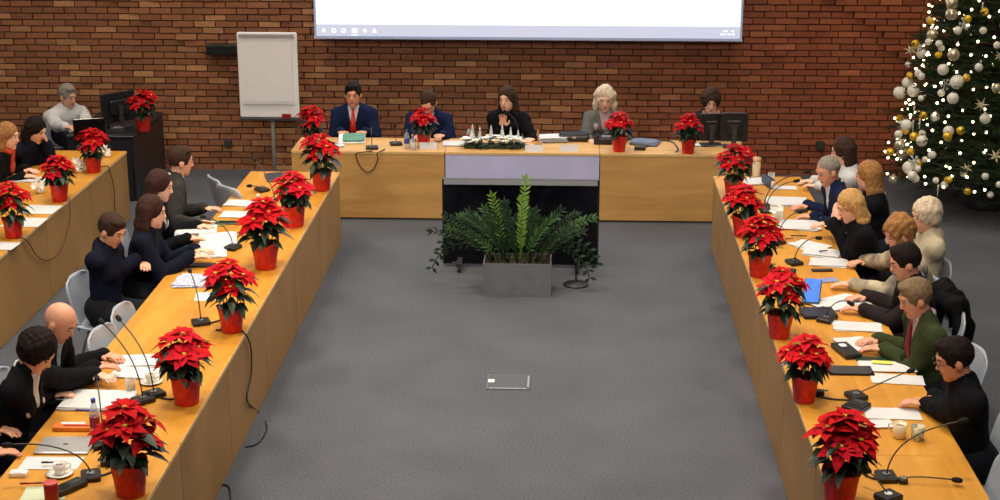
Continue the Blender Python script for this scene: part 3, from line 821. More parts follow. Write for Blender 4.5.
# floor box
p = at(508.5, 382.5, 0); root = empty('floor_box', (p.x, p.y, 0)); tag(root, 'small rectangular socket box set in the carpet', 'floor socket')
MB().rbox((0,0,.004), (.35,.31,.008), .01, 2).build('frame', mat('box_steel', S(84,88,94), .4, metal=.4, var=.06), root)
MB().rbox((0,0,.009), (.31,.27,.004), .008, 2).build('lid', mat('box_lid', S(78,82,88), .75, var=.06), root)
MB().rbox((-.135,.0,.012), (.05,.06,.006), .006, 2).build('latch', WHITEP, root)
MB().box((.155,0,.0105), (.012,.22,.005)).build('hinge', METAL, root)
MB().box((0,-.146,.0095), (.29,.007,.004)).build('rim_strip', CHROME, root)

# ------------------------------------------------------------------ chairs
def chair_proto():
    root = empty('chair', (0,0,0))
    # one-piece shell, faces +y
    n, m = 12, 34; vs = []; fs = []
    prof = []
    for j in range(m):
        t = j/(m-1)
        if t < .45: u = t/.45; prof.append((.22-.40*u, .46-.02*sin(pi*u)+.012*(1-u)**4))
        elif t < .58: u = (t-.45)/.13; a = u*pi/2*.9; prof.append((-.18-.05*sin(a), .46+.05*(1-cos(a))))
        else: u = (t-.58)/.42; prof.append((-.228-.085*u, .51+.335*u))
    for j, (y, z) in enumerate(prof):
        t = j/(m-1); w = .225
        if t > .5: w = .215
        if t > .86: w = .215*(1-.42*(1-math.sqrt(max(0, 1-((t-.86)/.14)**2))))
        if t < .1: w = .20*math.sqrt(max(.3, 1-((.1-t)/.1)**3))
        for i in range(n+1):
            s = -1+2*i/n; cv = .03*s*s
            vs.append((s*w, y+(cv if t > .5 else 0), z+(cv*.8 if t <= .5 else 0)))
    for j in range(m-1):
        for i in range(n): a = j*(n+1)+i; fs.append((a, a+1, a+n+2, a+n+1))
    MB().add(vs, fs).build('shell', CHAIRM, root, smooth=True, solid=.014)
    for sx in (-1, 1):
        for (y0, y1) in ((.14, .22), (-.14, -.24)):
            l = MB().tube([(sx*.10, y0*.7, .445), (sx*.17, y0, .43), (sx*.215, y1, 0.006)], .011, 8).build('leg', METAL, root, smooth=True)
            MB().ball((sx*.215, y1, .010), (.015,.015,.010), 8).build('foot_cap', BLACKP, l)
    return root
CH0 = chair_proto(); used = [False]
def chair(x, y, rz, label, group=None):
    o = CH0 if not used[0] else copy_tree(CH0); used[0] = True
    o.location = (x, y, 0); o.rotation_euler = (0,0,rz); tag(o, label, 'chair', group); return o

# ------------------------------------------------------------------ poinsettias
def bract_mesh(R, n, L, W, mats=None):
    m = MB()
    for ring, (cnt, ln, tilt) in enumerate(((6, L, .18), (6, L*.78, .38), (4, L*.5, .75))):
        for i in range(cnt):
            a = 2*pi*i/cnt+ring*.5+R.uniform(-.2,.2)
            m.leaf((cos(a)*.006, sin(a)*.006, ring*.004), (cos(a), sin(a), tilt+R.uniform(-.15,.2)), (0,0,1), ln*R.uniform(.82,1.1), W*ln/L*R.uniform(.9,1.15), R.uniform(.15,.5), .10)
    return m
BR = [bract_mesh(random.Random(s), 0, .088, .052) for s in range(3)]
def poinsettia_proto(seed, nh=6, spread=.11, hgt=.15):
    R = random.Random(seed); root = empty('poinsettia', (0,0,0))
    pot = MB().lathe([(.058,0),(.061,.004),(.068,.06),(.077,.122),(.084,.134),(.080,.138),(.068,.122),(.02,.116)], (0,0,0), 22)
    # crinkled foil rim
    pv = []
    for (x,y,z) in pot.v:
        if z > .1 and math.hypot(x,y) > .06:
            a = atan2(y,x); q = 1+.05*sin(a*7+seed)+.03*sin(a*13); pv.append((x*q,y*q,z+.006*sin(a*5+seed)))
        else: pv.append((x,y,z))
    pot.v = pv; pot.build('pot', REDPOT, root, smooth=True)
    st = MB(); lf = MB(); heads = []
    for i in range(nh):
        a = 2*pi*i/(nh-1) if i else 0; r = spread*R.uniform(.75,1.1) if i else 0
        top = V((cos(a)*r, sin(a)*r, .13+hgt*(R.uniform(.55,.98) if i else 1.1))); heads.append(top)
        st.tube([(cos(a)*.02, sin(a)*.02, .11), (cos(a)*r*.5, sin(a)*r*.5, .16), top], .0035, 5)
    for i in range(46):
        a = R.uniform(0, 2*pi); z = R.uniform(.155, .13+hgt*.8); r = R.uniform(.02, .07)
        dz = R.uniform(-.25,.25)
        lf.leaf((cos(a)*r, sin(a)*r, z), (cos(a), sin(a), dz), (0,0,1), R.uniform(.085,.125), R.uniform(.05,.066), R.uniform(.2,.65), .12)
    st.build('stem', LEAFD, root); lf.build('foliage', LEAFD, root, smooth=True)
    for i, t in enumerate(heads):
        b = BR[i % 3]; nm = MB(); s = R.uniform(.95,1.2); Mr = Matrix.Rotation(R.uniform(0,6.28), 3, 'Z')
        out = V((t.x, t.y, .20)).normalized(); q = V((0,0,1)).rotation_difference(out).to_matrix()
        nm.v = [tuple(q @ (Mr @ V(v))*s + t) for v in b.v]; nm.f = list(b.f)
        h = nm.build('flower_head', BRACT if (i+seed) % 3 else BRACT2, root, smooth=True)
        c = MB()
        for j in range(5): c.ball(t+out*.010+V((cos(j*1.3)*.007, sin(j*1.3)*.007, 0)), .0045, 6)
        c.build('flower_centre', YELB, h)
    return root
PR = [poinsettia_proto(s, nh, sp, hg) for s, nh, sp, hg in ((1,7,.088,.19),(2,8,.092,.21),(3,7,.095,.17))]
pused = [False]*3
def poinsettia(px, py, v, label, z=TZ, s=1.3, Y=None, group='red poinsettias in red pots', rz=None):
    """px, py: where the pot's foot meets the surface"""
    p = at(px, py, z)
    o = PR[v] if not pused[v] else copy_tree(PR[v]); pused[v] = True
    o.location = (p.x, p.y, z); o.rotation_euler = (0,0,(px*1.7+py) % 6.28 if rz is None else rz); o.scale = (s*.92, s*.92, s*1.06)
    tag(o, label, 'potted flower', group)
# foot pixels
poinsettia(312, 147, 0, 'poinsettia on the left corner of the head table, below the flip chart', s=1.15)
poinsettia(322, 190, 1, 'poinsettia at the far end of the inner left row, against the head table', s=1.35)
poinsettia(295, 226, 2, 'poinsettia second from the head table in the inner left row', s=1.35)
poinsettia(266, 268, 0, 'wide poinsettia hiding its pot beside the clasped-hands woman papers', s=1.5)
poinsettia(232, 331, 1, 'poinsettia beside the newspapers in the inner left row', s=1.3)
poinsettia(187, 403, 2, 'poinsettia across the desk from the bald man', s=1.35)
poinsettia(131, 494, 0, 'largest poinsettia at the near end of the inner left row', s=1.4)
poinsettia(424, 147, 1, 'poinsettia in front of the man bowing his head', s=1.05)
poinsettia(619, 151, 2, 'poinsettia in front of the blonde woman in grey', s=1.15)
poinsettia(688, 153, 0, 'poinsettia left of the computer monitors on the head table', s=1.1)
poinsettia(733, 197, 1, 'poinsettia at the far end of the right row', s=1.25)
poinsettia(742, 236, 2, 'poinsettia overlapping the far one, second in the right row', s=1.25)
poinsettia(759, 276, 0, 'poinsettia between the stapled sheets and the row edge, third in the right row', s=1.3)
poinsettia(779, 337, 1, 'poinsettia beside the blue tablet', s=1.25)
poinsettia(804, 401, 2, 'poinsettia facing the man in the green jacket', s=1.2)
poinsettia(839, 504, 0, 'nearest poinsettia of the right row, beside the two mugs', s=1.4)
poinsettia(14, 237, 1, 'poinsettia at the left picture edge on the outer row', s=1.2)
poinsettia(60, 201, 2, 'poinsettia behind the white sheets on the outer left row', s=1.2)
poinsettia(94, 172, 0, 'poinsettia on the outer left row near the black desk', s=1.15)
poinsettia(144, 131, 1, 'poinsettia on the black corner desk by the screen', z=.75, s=1.15)
# ------------------------------------------------------------------ people
NAVY = cloth('navy_suit', 26, 38, 72); DNAVY = cloth('dark_navy', 22, 26, 44); BLK = cloth('black_cloth', 20, 21, 26); CHAR = cloth('charcoal_suit', 62, 60, 60)
DBROWN = cloth('dark_brown_suit', 44, 38, 40); GREEN = cloth('olive_green_jacket', 62, 72, 44); GREYJ = cloth('grey_blazer', 116, 118, 116)
WHT = cloth('white_shirt', 224, 226, 230, .03); CRM = cloth('cream_knit', 214, 200, 172, .06); CRMD = mat('patterned_cream', S(196,182,154), .85, col2=S(112,104,94), vscale=9, bump=.25, bscale=300)
BLUESH = cloth('pale_blue_shirt', 176, 196, 220, .03); REDT = mat('red_tie', S(198,38,34), .5, var=.15, vscale=60); DRED = mat('wine_tie', S(120,22,40), .5, var=.1)
ORSC = mat('orange_scarf', S(196,66,40), .8, var=.35, vscale=40); DKSC = cloth('dark_scarf', 44, 44, 52)
PINK = cloth('pale_pink_blouse', 206, 176, 186, .05)
HD = -pi/2
def h(px, py, z=1.22): return at(px, py, z)
def w(px, py, z=.785): return at(px, py, z)
people = {}
def P_(key, *a, **k):
    people[key] = (k.get('_ch', True), a[1], a[2], k.get('lean', .1)); k.pop('_ch', None)
    return person(*a, **k)
# inner left row
P_('L1', 'man in a grey suit with white shirt, seated farthest along the inner left row', h(181,161), .35, skin_i=0, hairm=HAIRS['brown'], top=CHAR, shirt=WHT, vneck=True, hands=(w(212,208), w(203,222)), nod=.15)
P_('L2', 'woman with chestnut hair, second from the far end of the inner left row', h(160,186), .05, skin_i=2, hair='bob', hairm=HAIRS['redd'], top=BLK, shirt=WHT, vneck=True, female=True, hands=(w(205,226), w(196,238)), nod=.2, turn=-.1)
P_('L3', 'woman in a navy blazer with long dark hair, hands clasped above the desk', h(152,212), .10, skin_i=2, hair='long', hairm=HAIRS['redd'], hl=.75, top=DNAVY, female=True, hands=(w(203,250,.86), w(199,256,.85)), nod=.15)
P_('L4', 'short-haired person in a dark navy sweater with arms crossed, looking down', h(112,230), -.15, skin_i=0, hairm=HAIRS['brown'], top=DNAVY, hands=(w(145,264,.86), w(141,256,.90)), nod=.45, turn=-.25, lean=.05, palm=((.3,-1,0), (.3,1,0)), female=True)
P_('L5', 'bald man in a black suit leaning over the desk, inner left row', h(60,322), -.12, skin_i=1, hair='bald', hairm=HAIRS['brown'], top=BLK, shirt=BLUESH, vneck=True, hands=(w(112,356,.80), w(106,366,.84)), nod=.55, turn=-.1, lean=.26)
P_('L6', 'woman in a black blazer and white shirt with short dark hair, head bowed', h(37,352), -.10, skin_i=2, hair='puffy', hl=.3, hairm=HAIRS['dark'], top=BLK, shirt=WHT, vneck=True, female=True, hands=(w(104,376,.82), w(62,394,.79)), nod=.6, turn=-.15, lean=.22)
P_('L7', 'person in black cut off by the left picture edge, nearest of the left row', h(-22,398), 0, skin_i=1, hairm=HAIRS['dark'], top=BLK, hands=(w(6,430), w(5,452)), nod=.2)
# outer left row
P_('F1', 'woman with light brown hair and an orange patterned scarf, at the left picture edge', h(8,136,1.17), -.1, skin_i=2, hair='long', hairm=HAIRS['auburn'], hl=.8, top=BLK, scarf=ORSC, female=True, hands=(w(31,170), w(29,176)), nod=.15, lean=.2)
P_('F2', 'woman with dark hair resting her face on her hand, outer left row', h(36,130,1.13), -.35, skin_i=2, hair='long', hairm=HAIRS['dark'], hl=.7, top=DNAVY, female=True, hands=(h(45,137,1.05), w(52,158)), palm=((-.2,-.1,1), None), nod=.4, lean=.25)
P_('F3', 'grey-haired man in a white shirt at the black corner desk', atY(68,96,17.35), -.9, skin_i=0, hair='short', hairm=HAIRS['grey'], top=WHT, hands=(at(90,126,.80), at(80,134,.80)), nod=.25, turn=.3, lean=.05, k=1.1)
# head table
P_('H1', 'man in a navy suit with a red tie at the left of the head table', atY(353,94.5,16.95), HD, skin_i=1, hair='short', hairm=HAIRS['dark'], top=NAVY, shirt=WHT, vneck=True, tie=REDT, hands=(atY(362,133,16.62), atY(342,133,16.62)), nod=.12, k=1.1, lean=.02)
P_('H2', 'man in a navy suit bowing his head over papers, head table', atY(428,103,16.82), HD, skin_i=0, hair='crop', hairm=HAIRS['brown'], top=NAVY, shirt=BLUESH, vneck=True, hands=(atY(440,136,16.5), atY(416,136,16.5)), nod=.7, k=1.1, lean=.12)
P_('H3', 'woman with long dark hair speaking into a black microphone', atY(507,99,16.95), HD-.1, skin_i=2, hair='long', hairm=HAIRS['brown'], hl=.9, top=BLK, female=True, hands=(atY(530,140,16.5), atY(503,121,16.78)), palm=(None, (.0,-.25,1)), nod=.1, turn=-.25, k=1.1, lean=.03)
P_('H4', 'woman with pale blonde curls and a grey blazer at the head table', atY(605,99,16.95), HD, skin_i=2, hair='longcurly', hairm=HAIRS['pale'], hl=.6, top=GREYJ, shirt=PINK, vneck=True, female=True, hands=(atY(622,138,16.5), atY(592,141,16.5)), nod=.2, k=1.1, lean=.03)
P_('H5', 'person with dark piled-up hair half hidden behind the computer monitors', atY(711,102,16.95), HD, skin_i=2, hair='puffy', hl=.2, hairm=HAIRS['brown'], top=DKSC, female=True, hands=(atY(716,118,16.74), atY(706,118,16.74)), palm=((0,0,1),(0,0,1)), nod=.25, k=1.06, lean=.05)
# right row
P_('R1', 'woman with a brown bob and a white blouse, far end of the right row', h(843,152), pi-.1, skin_i=2, hair='bob', hairm=HAIRS['brown'], top=WHT, female=True, hands=(w(808,186), w(806,181)), nod=.15)
P_('R2', 'grey-haired man in a navy suit, seated in front of the white-bloused woman', h(828,171), pi+.15, skin_i=1, hair='crop', hairm=HAIRS['grey'], top=NAVY, shirt=WHT, vneck=True, hands=(w(806,216), w(800,206)), nod=.35, turn=.25, lean=.2)
P_('R3', 'woman with wavy light brown hair in a dark dress, sitting back from the right row', h(868,176), pi-.2, skin_i=2, hair='long', hairm=HAIRS['auburn'], hl=.95, top=BLK, female=True, hands=(w(838,205,.7), w(838,200,.7)), nod=.1, turn=-.1)
P_('R4', 'woman with straight blonde hair in black, chin resting on her hand', h(850,206), pi+.1, skin_i=2, hair='long', hairm=HAIRS['blonde'], hl=1.0, top=BLK, female=True, hands=(h(836,213,1.10), w(804,222)), palm=((.2,.2,1), None), nod=.35, turn=.15, lean=.2)
P_('R5', 'woman with short pale hair and a cream sweater, seated behind the auburn-haired one', h(926,216), pi+.05, skin_i=0, hair='puffy', hl=.5, hairm=HAIRS['pale'], top=CRM, female=True, hands=(w(884,262,.72), w(888,256,.72)), nod=.15, turn=.2, lean=-.04)
P_('R6', 'person with auburn curls and a patterned cream jacket, holding a phone', h(899,234), pi+.15, skin_i=0, hair='curly', hairm=HAIRS['auburn'], top=CRMD, scarf=DKSC, female=True, hands=(w(843,284,.80), w(856,262,.79)), nod=.35, turn=.1, lean=.25)
P_('R7', 'dark-haired man in a dark brown suit writing with a pen, right row', h(905,262), pi+.05, skin_i=1, hair='short', hairm=HAIRS['dark'], top=DBROWN, shirt=BLUESH, vneck=True, hands=(w(853,308,.80), w(857,297,.79)), nod=.3, turn=.05, lean=.15)
P_('R8', 'grey-haired man in an olive green jacket and wine tie', h(915,298), pi+.15, skin_i=1, hair='short', hairm=HAIRS['greybr'], top=GREEN, shirt=PINK, vneck=True, tie=DRED, hands=(w(873,348,.80), w(868,340,.79)), nod=.35, turn=.05, lean=.12)
P_('R9', 'man with glasses and a black pullover, nearest of the right row', h(954,359), pi+.05, skin_i=1, hair='short', hairm=HAIRS['dark'], top=BLK, shirt=BLUESH, glasses=True, hands=(w(912,402,.79), w(932,400,.79)), palm=(None, (-.3,-.8,0)), nod=.3, lean=.12)

# chairs under them, and empty ones
cl = {'L1': 'grey shell chair under the man in the grey suit', 'L2': 'grey shell chair under the chestnut-haired woman', 'L3': 'grey shell chair under the navy-blazer woman', 'L4': 'grey shell chair under the person with crossed arms',
      'L5': 'grey shell chair under the bald man', 'L6': 'grey shell chair under the black-blazered woman', 'L7': 'grey shell chair under the person cut off at the left edge', 'F1': 'grey shell chair under the scarf-wearing woman', 'F2': 'grey shell chair under the dark-haired woman of the outer row',
      'F3': 'grey shell chair behind the black corner desk', 'H1': 'grey shell chair of the red-tied man', 'H2': 'grey shell chair of the man bowing over papers', 'H3': 'grey shell chair of the woman with the microphone', 'H4': 'grey shell chair of the blonde woman in grey',
      'H5': 'grey shell chair behind the computer monitors', 'R1': 'grey shell chair under the white-bloused woman', 'R2': 'grey shell chair under the navy-suited man of the right row', 'R3': 'grey shell chair under the wavy-haired woman', 'R4': 'grey shell chair under the blonde woman in black',
      'R5': 'grey shell chair under the cream-sweatered woman', 'R6': 'grey shell chair under the auburn-haired person', 'R7': 'grey shell chair of the man in dark brown, draped with a black coat', 'R8': 'grey shell chair of the man in the olive green jacket', 'R9': 'grey shell chair under the man with glasses'}
seatpos = {}
for key, lab in cl.items():
    _, hp, fa, ln = people[key]
    x = hp.x - cos(fa)*(ln+.05); y = hp.y - sin(fa)*(ln+.05); seatpos[key] = (x, y, fa)
    fo = {'R5': .10, 'R6': .25, 'R7': .06, 'R8': -.02, 'L5': .10}.get(key, .05)
    chair(x + cos(fa)*fo, y + sin(fa)*fo, fa-pi/2, lab, 'grey chairs around the desks')
for (px, py, z, fa, lab) in ((214,181,.80,.55,'empty grey chair at the far end of the inner left row, the farther of two'), (228,192,.78,.8,'empty grey chair pulled up to the inner left row, the nearer of the far two'),
        (121,312,.80,-.1,'empty grey chair against the left desks, behind the farther gooseneck tip'), (101,334,.80,-.2,'empty grey chair beside the bald man'),
        (881,222,.80,pi+.2,'empty bluish chair behind the blonde woman in black'), (872,210,.80,pi-.2,'empty grey chair tucked behind the wavy-haired woman'),
        (1012,470,.80,pi+.1,'grey chair cut off at the lower right corner')):
    c = at(px, py, z); chair(c.x + cos(fa)*.27, c.y + sin(fa)*.27, fa-pi/2, lab, 'grey chairs around the desks')

# black coat over the chair of the man in green
def coat():
    x, y, fa = seatpos['R7']; root = empty('coat', (x-.15, y+.22, 0), fa-pi/2); tag(root, 'black padded coat hung over the chair back behind the man in dark brown', 'coat')
    g = SDF([-.38,-.62,.12], [.38,-.12,1.02], .012)
    g.cone((-.18,-.33,.86), (.18,-.33,.86), .075, .085, .03)
    g.cone((.18,-.36,.86), (.24,-.42,.55), .08, .07, .04); g.cone((-.16,-.38,.86), (-.12,-.44,.50), .08, .07, .04); g.cone((.02,-.40,.85), (.06,-.46,.40), .08, .10, .05)
    g.cone((.24,-.42,.55), (.20,-.44,.40), .07, .05, .03)
    g.cone((-.24,-.34,.84), (-.27,-.40,.5), .045, .035, .02)
    g.cone((.22,-.24,.86), (.25,-.22,.62), .04, .03, .02)
    g.noise(.016, 22, 1.1); g.noise(.006, 60, .4)
    g.build('coat_shell', mat('coat_nylon', S(9,10,13), .85, var=.2, bump=.3, bscale=60, spec=.15), root)
    MB().tube([(.30,-.40,.84), (.27,-.47,.79), (.20,-.50,.76), (.10,-.50,.74)], .012, 8).build('lining_edge', mat('coat_lining', S(112,112,116), .7, var=.1), root, smooth=True)
coat()

# ------------------------------------------------------------------ things on the desks
REST = []
def rest(x, y, r, hgt, base=TZ):
    z = base
    for (a, b, c, t) in REST:
        if math.hypot(x-a, y-b) < (r+c)*.75: z = max(z, t)
    REST.append((x, y, r, z+hgt)); return z+.0006
def sheets(px, py, rz, n, label, w_=.21, l_=.297, m=None, group=None, z=None, name='paper_sheet', fan=.0, seed=0, hgt=.004):
    p = at(px, py, TZ); R = random.Random(px*7+py)
    zz = rest(p.x, p.y, (w_+l_)/4*.8, n*hgt+.001)
    p = at(px, py, zz)
    root = empty(name, (p.x, p.y, zz), rz)
    tag(root, label, 'paper' if n < 3 else 'papers', group)
    for i in range(n):
        q = MB(); a = R.uniform(-.12,.12)+fan*i; dx = R.uniform(-.012,.012)+fan*.06*i; dy = R.uniform(-.012,.012)
        # gently curled sheet with thickness
        vs = []; fs = []; N_ = 5
        cc, ss = cos(a), sin(a); cu = R.uniform(.001,.004)
        for j in range(N_+1):
            t = j/N_; x = (t-.5)*w_
            for y in (-l_/2, l_/2):
                vs.append((x*cc-y*ss+dx, x*ss+y*cc+dy, i*hgt+.0012+cu*(2*t-1)**2))
        for j in range(N_): fs.append((j*2, j*2+2, j*2+3, j*2+1))
        q.add(vs, fs); q.build('sheet', (m or PAPER), root, solid=-.0012 if n == 1 else -.003)
    return root
PG = 'loose white papers on the desks'
A = pi/2
for (px, py, rz, n, lab, kw) in (
    # inner left row
    (242,204, A-.2, 2, 'white sheets at the far end of the inner left row beside the orange bottle', {}),
    (237,215, A, 2, 'white sheets between the orange bottle and the dark green tablet', {}),
    (196,231, A+.2, 4, 'open white folder under the grey-suited man hands', dict(w_=.25,l_=.34)),
    (218,240, .3, 3, 'spread white pages beside the clasped hands', dict(w_=.30,l_=.40)),
    (208,252, .1, 3, 'white pages under the clasped hands', dict(w_=.30,l_=.36)),
    (198,282, A, 3, 'newspapers with blue print in the inner left row', dict(w_=.30,l_=.34, m=PAPERB, name='newspaper')),
    (206,297, .2, 1, 'small white sheet beside the newspapers, towards the poinsettia', dict(w_=.16,l_=.2)),
    (142,362, A+.1, 2, 'white sheets across from the bald man, the farther pair', dict(w_=.21,l_=.33)),
    (138,374, A, 2, 'white sheets across from the bald man, the nearer pair', dict(w_=.19,l_=.33)),
    (122,368, .9, 1, 'white note under the bald man fingers', dict(w_=.10,l_=.16)),
    (98,402, A+.05, 5, 'large open white document in front of the black-blazered woman', dict(w_=.30,l_=.42)),
    (50,464, A, 1, 'single white sheet behind the coffee cup', dict(w_=.17,l_=.34)),
    (46,493, A, 1, 'pale green sheet at the lower left corner under the red tin', dict(w_=.17,l_=.24, m=mat('pale_green_paper', S(206,216,186), .7, var=.02))),
    # outer left row
    (41,210, A+.02, 1, 'white sheets on the outer left row beyond the middle poinsettia', dict(w_=.3,l_=.32)),
    (24,223, A, 1, 'white sheets on the outer left row nearer the edge poinsettia', dict(w_=.3,l_=.34)),
    (-2,246, A, 1, 'white sheet on the outer left row behind the edge poinsettia', dict(w_=.22,l_=.3)),
    (26,180, A, 2, 'white sheets in front of the scarf-wearing woman', dict(w_=.2,l_=.26)),
    # head table
    (333,146, .4, 3, 'crumpled white papers at the left corner of the head table', dict(w_=.2,l_=.2)),
    (455,144, .1, 3, 'white papers between the bowed man and the flower arrangement', dict(w_=.26,l_=.22)),
    (553,141, A+.15, 6, 'thick stack of white papers right of the microphone speaker', dict(w_=.22,l_=.3,hgt=.01)),
    (706,145, A, 2, 'white sheets under the computer monitors', dict(w_=.16,l_=.36)),
    # right row
    (753,182, .2, 3, 'white papers at the far end of the right row behind the poinsettia', dict(w_=.22,l_=.26)),
    (784,188, A, 1, 'white strip of paper in front of the white-bloused woman', dict(w_=.14,l_=.26)),
    (787,203, A, 5, 'thick pile of white papers before the navy-suited man', dict(w_=.28,l_=.36)),
    (799,226, A-.15, 3, 'pile of white papers in front of the blonde woman in black', dict(w_=.3,l_=.34)),
    (808,246, .5, 2, 'fanned white sheets, the far part of the spread', dict(w_=.21,l_=.3,fan=.3)),
    (822,254, 1.0, 2, 'fanned white sheets, the middle part of the spread', dict(w_=.21,l_=.3,fan=.3)),
    (829,263, 1.3, 2, 'fanned white sheets, the near part of the spread', dict(w_=.21,l_=.3,fan=.2)),
    (797,293, .3, 1, 'white sheet between the red flowers and the blue tablet', dict(w_=.16,l_=.22)),
    (839,304, A+.5, 3, 'large white pages under the writing man hand', dict(w_=.26,l_=.40)),
    (858,327, A-.1, 2, 'white sheet between the writing man and the man in green', dict(w_=.19,l_=.34)),
    (855,345, .3, 2, 'white page under the green-jacketed man hands', dict(w_=.21,l_=.28)),
    (886,367, A, 2, 'printed white sheets near the man with glasses, the farther pair', dict(w_=.19,l_=.36)),
    (899,380, A-.05, 1, 'white sheet near the man with glasses, just nearer than the printed pair', dict(w_=.17,l_=.34)),
    (892,414, A, 1, 'white sheet behind the two mugs', dict(w_=.18,l_=.34)),
    (879,425, A, 2, 'small white papers left of the two mugs', dict(w_=.12,l_=.18))):
    sheets(px, py, rz, n, lab, group=PG, **kw)

def slab(name, label, cat, px, py, w_, l_, hgt, rz, m, parts=(), r=.01, group=None, z=None):
    p = at(px, py, TZ); zz = rest(p.x, p.y, (w_+l_)/5, hgt) if z is None else z
    root = empty(name, (p.x, p.y, zz), rz); tag(root, label, cat, group)
    MB().rbox((0,0,hgt/2), (w_, l_, hgt), r, 3).build('body', m, root)
    for (pn, c, d, pm) in parts: MB().rbox(c, d, min(d[0], d[1])*.3, 2).build(pn, pm, root)
    return root
slab('laptop', 'closed silver laptop beside the near poinsettia, inner left row', 'laptop', 66, 447, .32, .23, .018, .03, SILVER, (('logo', (0,0,.0185), (.03,.02,.001), DARKG), ('hinge', (0,.112,.009), (.24,.008,.014), DARKG)))
slab('tablet', 'green-black tablet beside the far white sheets, inner left row', 'tablet', 227, 223.5, .20, .09, .012, .1, mat('dark_green', S(20,44,38), .4, var=.1), (('stylus', (0,.03,.014), (.15,.008,.006), BLACKP),))
slab('folder', 'olive folder lying against the dark green tablet', 'folder', 214, 224, .2, .2, .006, .2, mat('olive_card', S(120,118,50), .7, var=.1), (('label_tab', (0,.06,.0065), (.08,.03,.001), PAPER),))
slab('laptop', 'grey-blue laptop near the far end of the inner left row', 'laptop', 278, 178, .24, .3, .02, .3, mat('grey_blue', S(74,84,104), .4, var=.1), (('screen_lid', (0,.0,.022), (.22,.28,.006), DARKG),))
slab('phone', 'dark phone on the papers below the clasped hands', 'phone', 199, 266, .27, .10, .012, .05, BLACKG, (('screen', (0,0,.0125), (.25,.085,.001), DARKG),))
slab('tissue_packet', 'orange and white packet beside the open document', 'packet', 73, 429, .23, .09, .03, .03, mat('orange_packet', S(222,120,40), .5, var=.2, vscale=14), (('white_band', (0,.018,.031), (.15,.03,.002), PAPER), ('red_band', (.03,-.02,.031), (.16,.02,.002), REDL)))
slab('eraser', 'small white block at the lower left corner of the desks', 'eraser', 19, 476, .10, .055, .03, 0, WHITEP, (('sleeve', (.0,0,.031), (.05,.05,.002), PAPERG),))
slab('glasses_case', 'slim black case by the far edge papers of the navy-suited man', 'case', 801, 212, .12, .05, .02, .1, BLACKP, (('clasp', (0,-.026,.01), (.03,.004,.008), METAL),))
slab('phone', 'dark phone just beyond the phone-holding hand, right row', 'phone', 822, 271, .17, .06, .012, .05, BLACKG, (('screen', (0,0,.0125), (.15,.05,.001), DARKG),))
slab('phone', 'pale blue phone held by the auburn-haired person', 'phone', 828, 281, .15, .09, .012, .3, mat('pale_blue_case', S(150,168,214), .3, var=.1), (('screen', (0,0,.0125), (.13,.075,.001), mat('phone_glow', S(150,160,210), .2, var=.1)),))
slab('organiser', 'black closed organiser beside the blue tablet', 'organiser', 818, 315, .25, .20, .03, .1, mat('black_leather', S(24,28,38), .5, var=.15, bump=.3), (('strap', (.06,0,.031), (.03,.2,.003), BLACKP), ('pen_loop', (-.13,0,.015), (.012,.06,.02), BLACKP)))
slab('tablet', 'black tablet lying flat before the man in green', 'tablet', 850, 371.5, .30, .16, .012, 0, BLACKG, (('screen', (0,0,.0125), (.28,.14,.001), DARKG),))
slab('binder', 'black ring binder pointing at the man in green, right row', 'binder', 846, 353, .12, .26, .035, .25, BLACKP, (('spine_label', (0,.06,.036), (.05,.06,.001), PAPERG),))
slab('folder', 'thin dark green folder under the hands of the man in green', 'folder', 874, 360, .25, .08, .01, -.05, mat('dark_green_card', S(16,50,36), .5, var=.1), (('elastic', (.08,0,.0105), (.008,.08,.002), BLACKP),))
slab('highlighter_card', 'yellow marked card on the printed sheets', 'card', 882, 364, .14, .06, .004, -.1, mat('yellow_card', S(232,226,96), .6, var=.05), (('black_line', (0,-.034,.004), (.13,.008,.002), DARKG),))
slab('folder', 'dark blue folder standing among the far papers of the right row', 'folder', 768, 186, .05, .24, .09, .25, mat('dark_blue_card', S(36,48,84), .4, var=.1), (('spine', (0,-.121,.045), (.04,.004,.07), PAPERG),))
slab('briefcase', 'low black case on the head table beside the blonde woman in grey', 'case', 574, 140, .34, .22, .07, 0, BLACKP, (('flap', (0,0,.074), (.3,.18,.012), mat('black_soft', S(30,30,34), .6, var=.1)), ('buckle', (0,-.111,.05), (.04,.006,.02), METAL)), r=.04)
slab('laptop', 'blue-grey laptop between two poinsettias on the head table', 'laptop', 645, 144, .30, .22, .03, -.3, mat('steel_blue', S(96,112,142), .35, var=.1), (('lid', (-.01,.01,.034), (.28,.2,.008), mat('lid_blue', S(128,142,170), .3, var=.05)),))
slab('telephone', 'black desk telephone in front of the blonde woman in grey', 'telephone', 603, 143, .20, .18, .06, 0, BLACKP, (('keypad', (.03,-.01,.062), (.1,.1,.004), DARKG), ('display', (.03,.06,.063), (.1,.03,.004), PAPERB), ('handset', (-.07,0,.075), (.045,.19,.03), BLACKG)))
# standing blue tablet
p = at(811, 303, TZ); root = empty('tablet', (p.x, p.y, TZ), -.25); tag(root, 'bright blue tablet propped up on the right row', 'tablet')
MB().rbox((0,0,0), (.13,.22,.012), .015, 3, M=Matrix.Rotation(.75, 3, 'X')).build('casing', BLACKP, root, loc=(0,.02,.085))
MB().rbox((0,0,.0075), (.118,.20,.002), .012, 3, M=Matrix.Rotation(.75, 3, 'X')).build('screen', mat('tablet_blue', S(20,90,190), .3, emit=S(30,120,230), estr=.55, var=.2), root, loc=(0,.016,.089))
MB().box((0,.08,.06), (.05,.01,.13), M=Matrix.Rotation(-.35, 3, 'X')).build('stand', BLACKP, root)
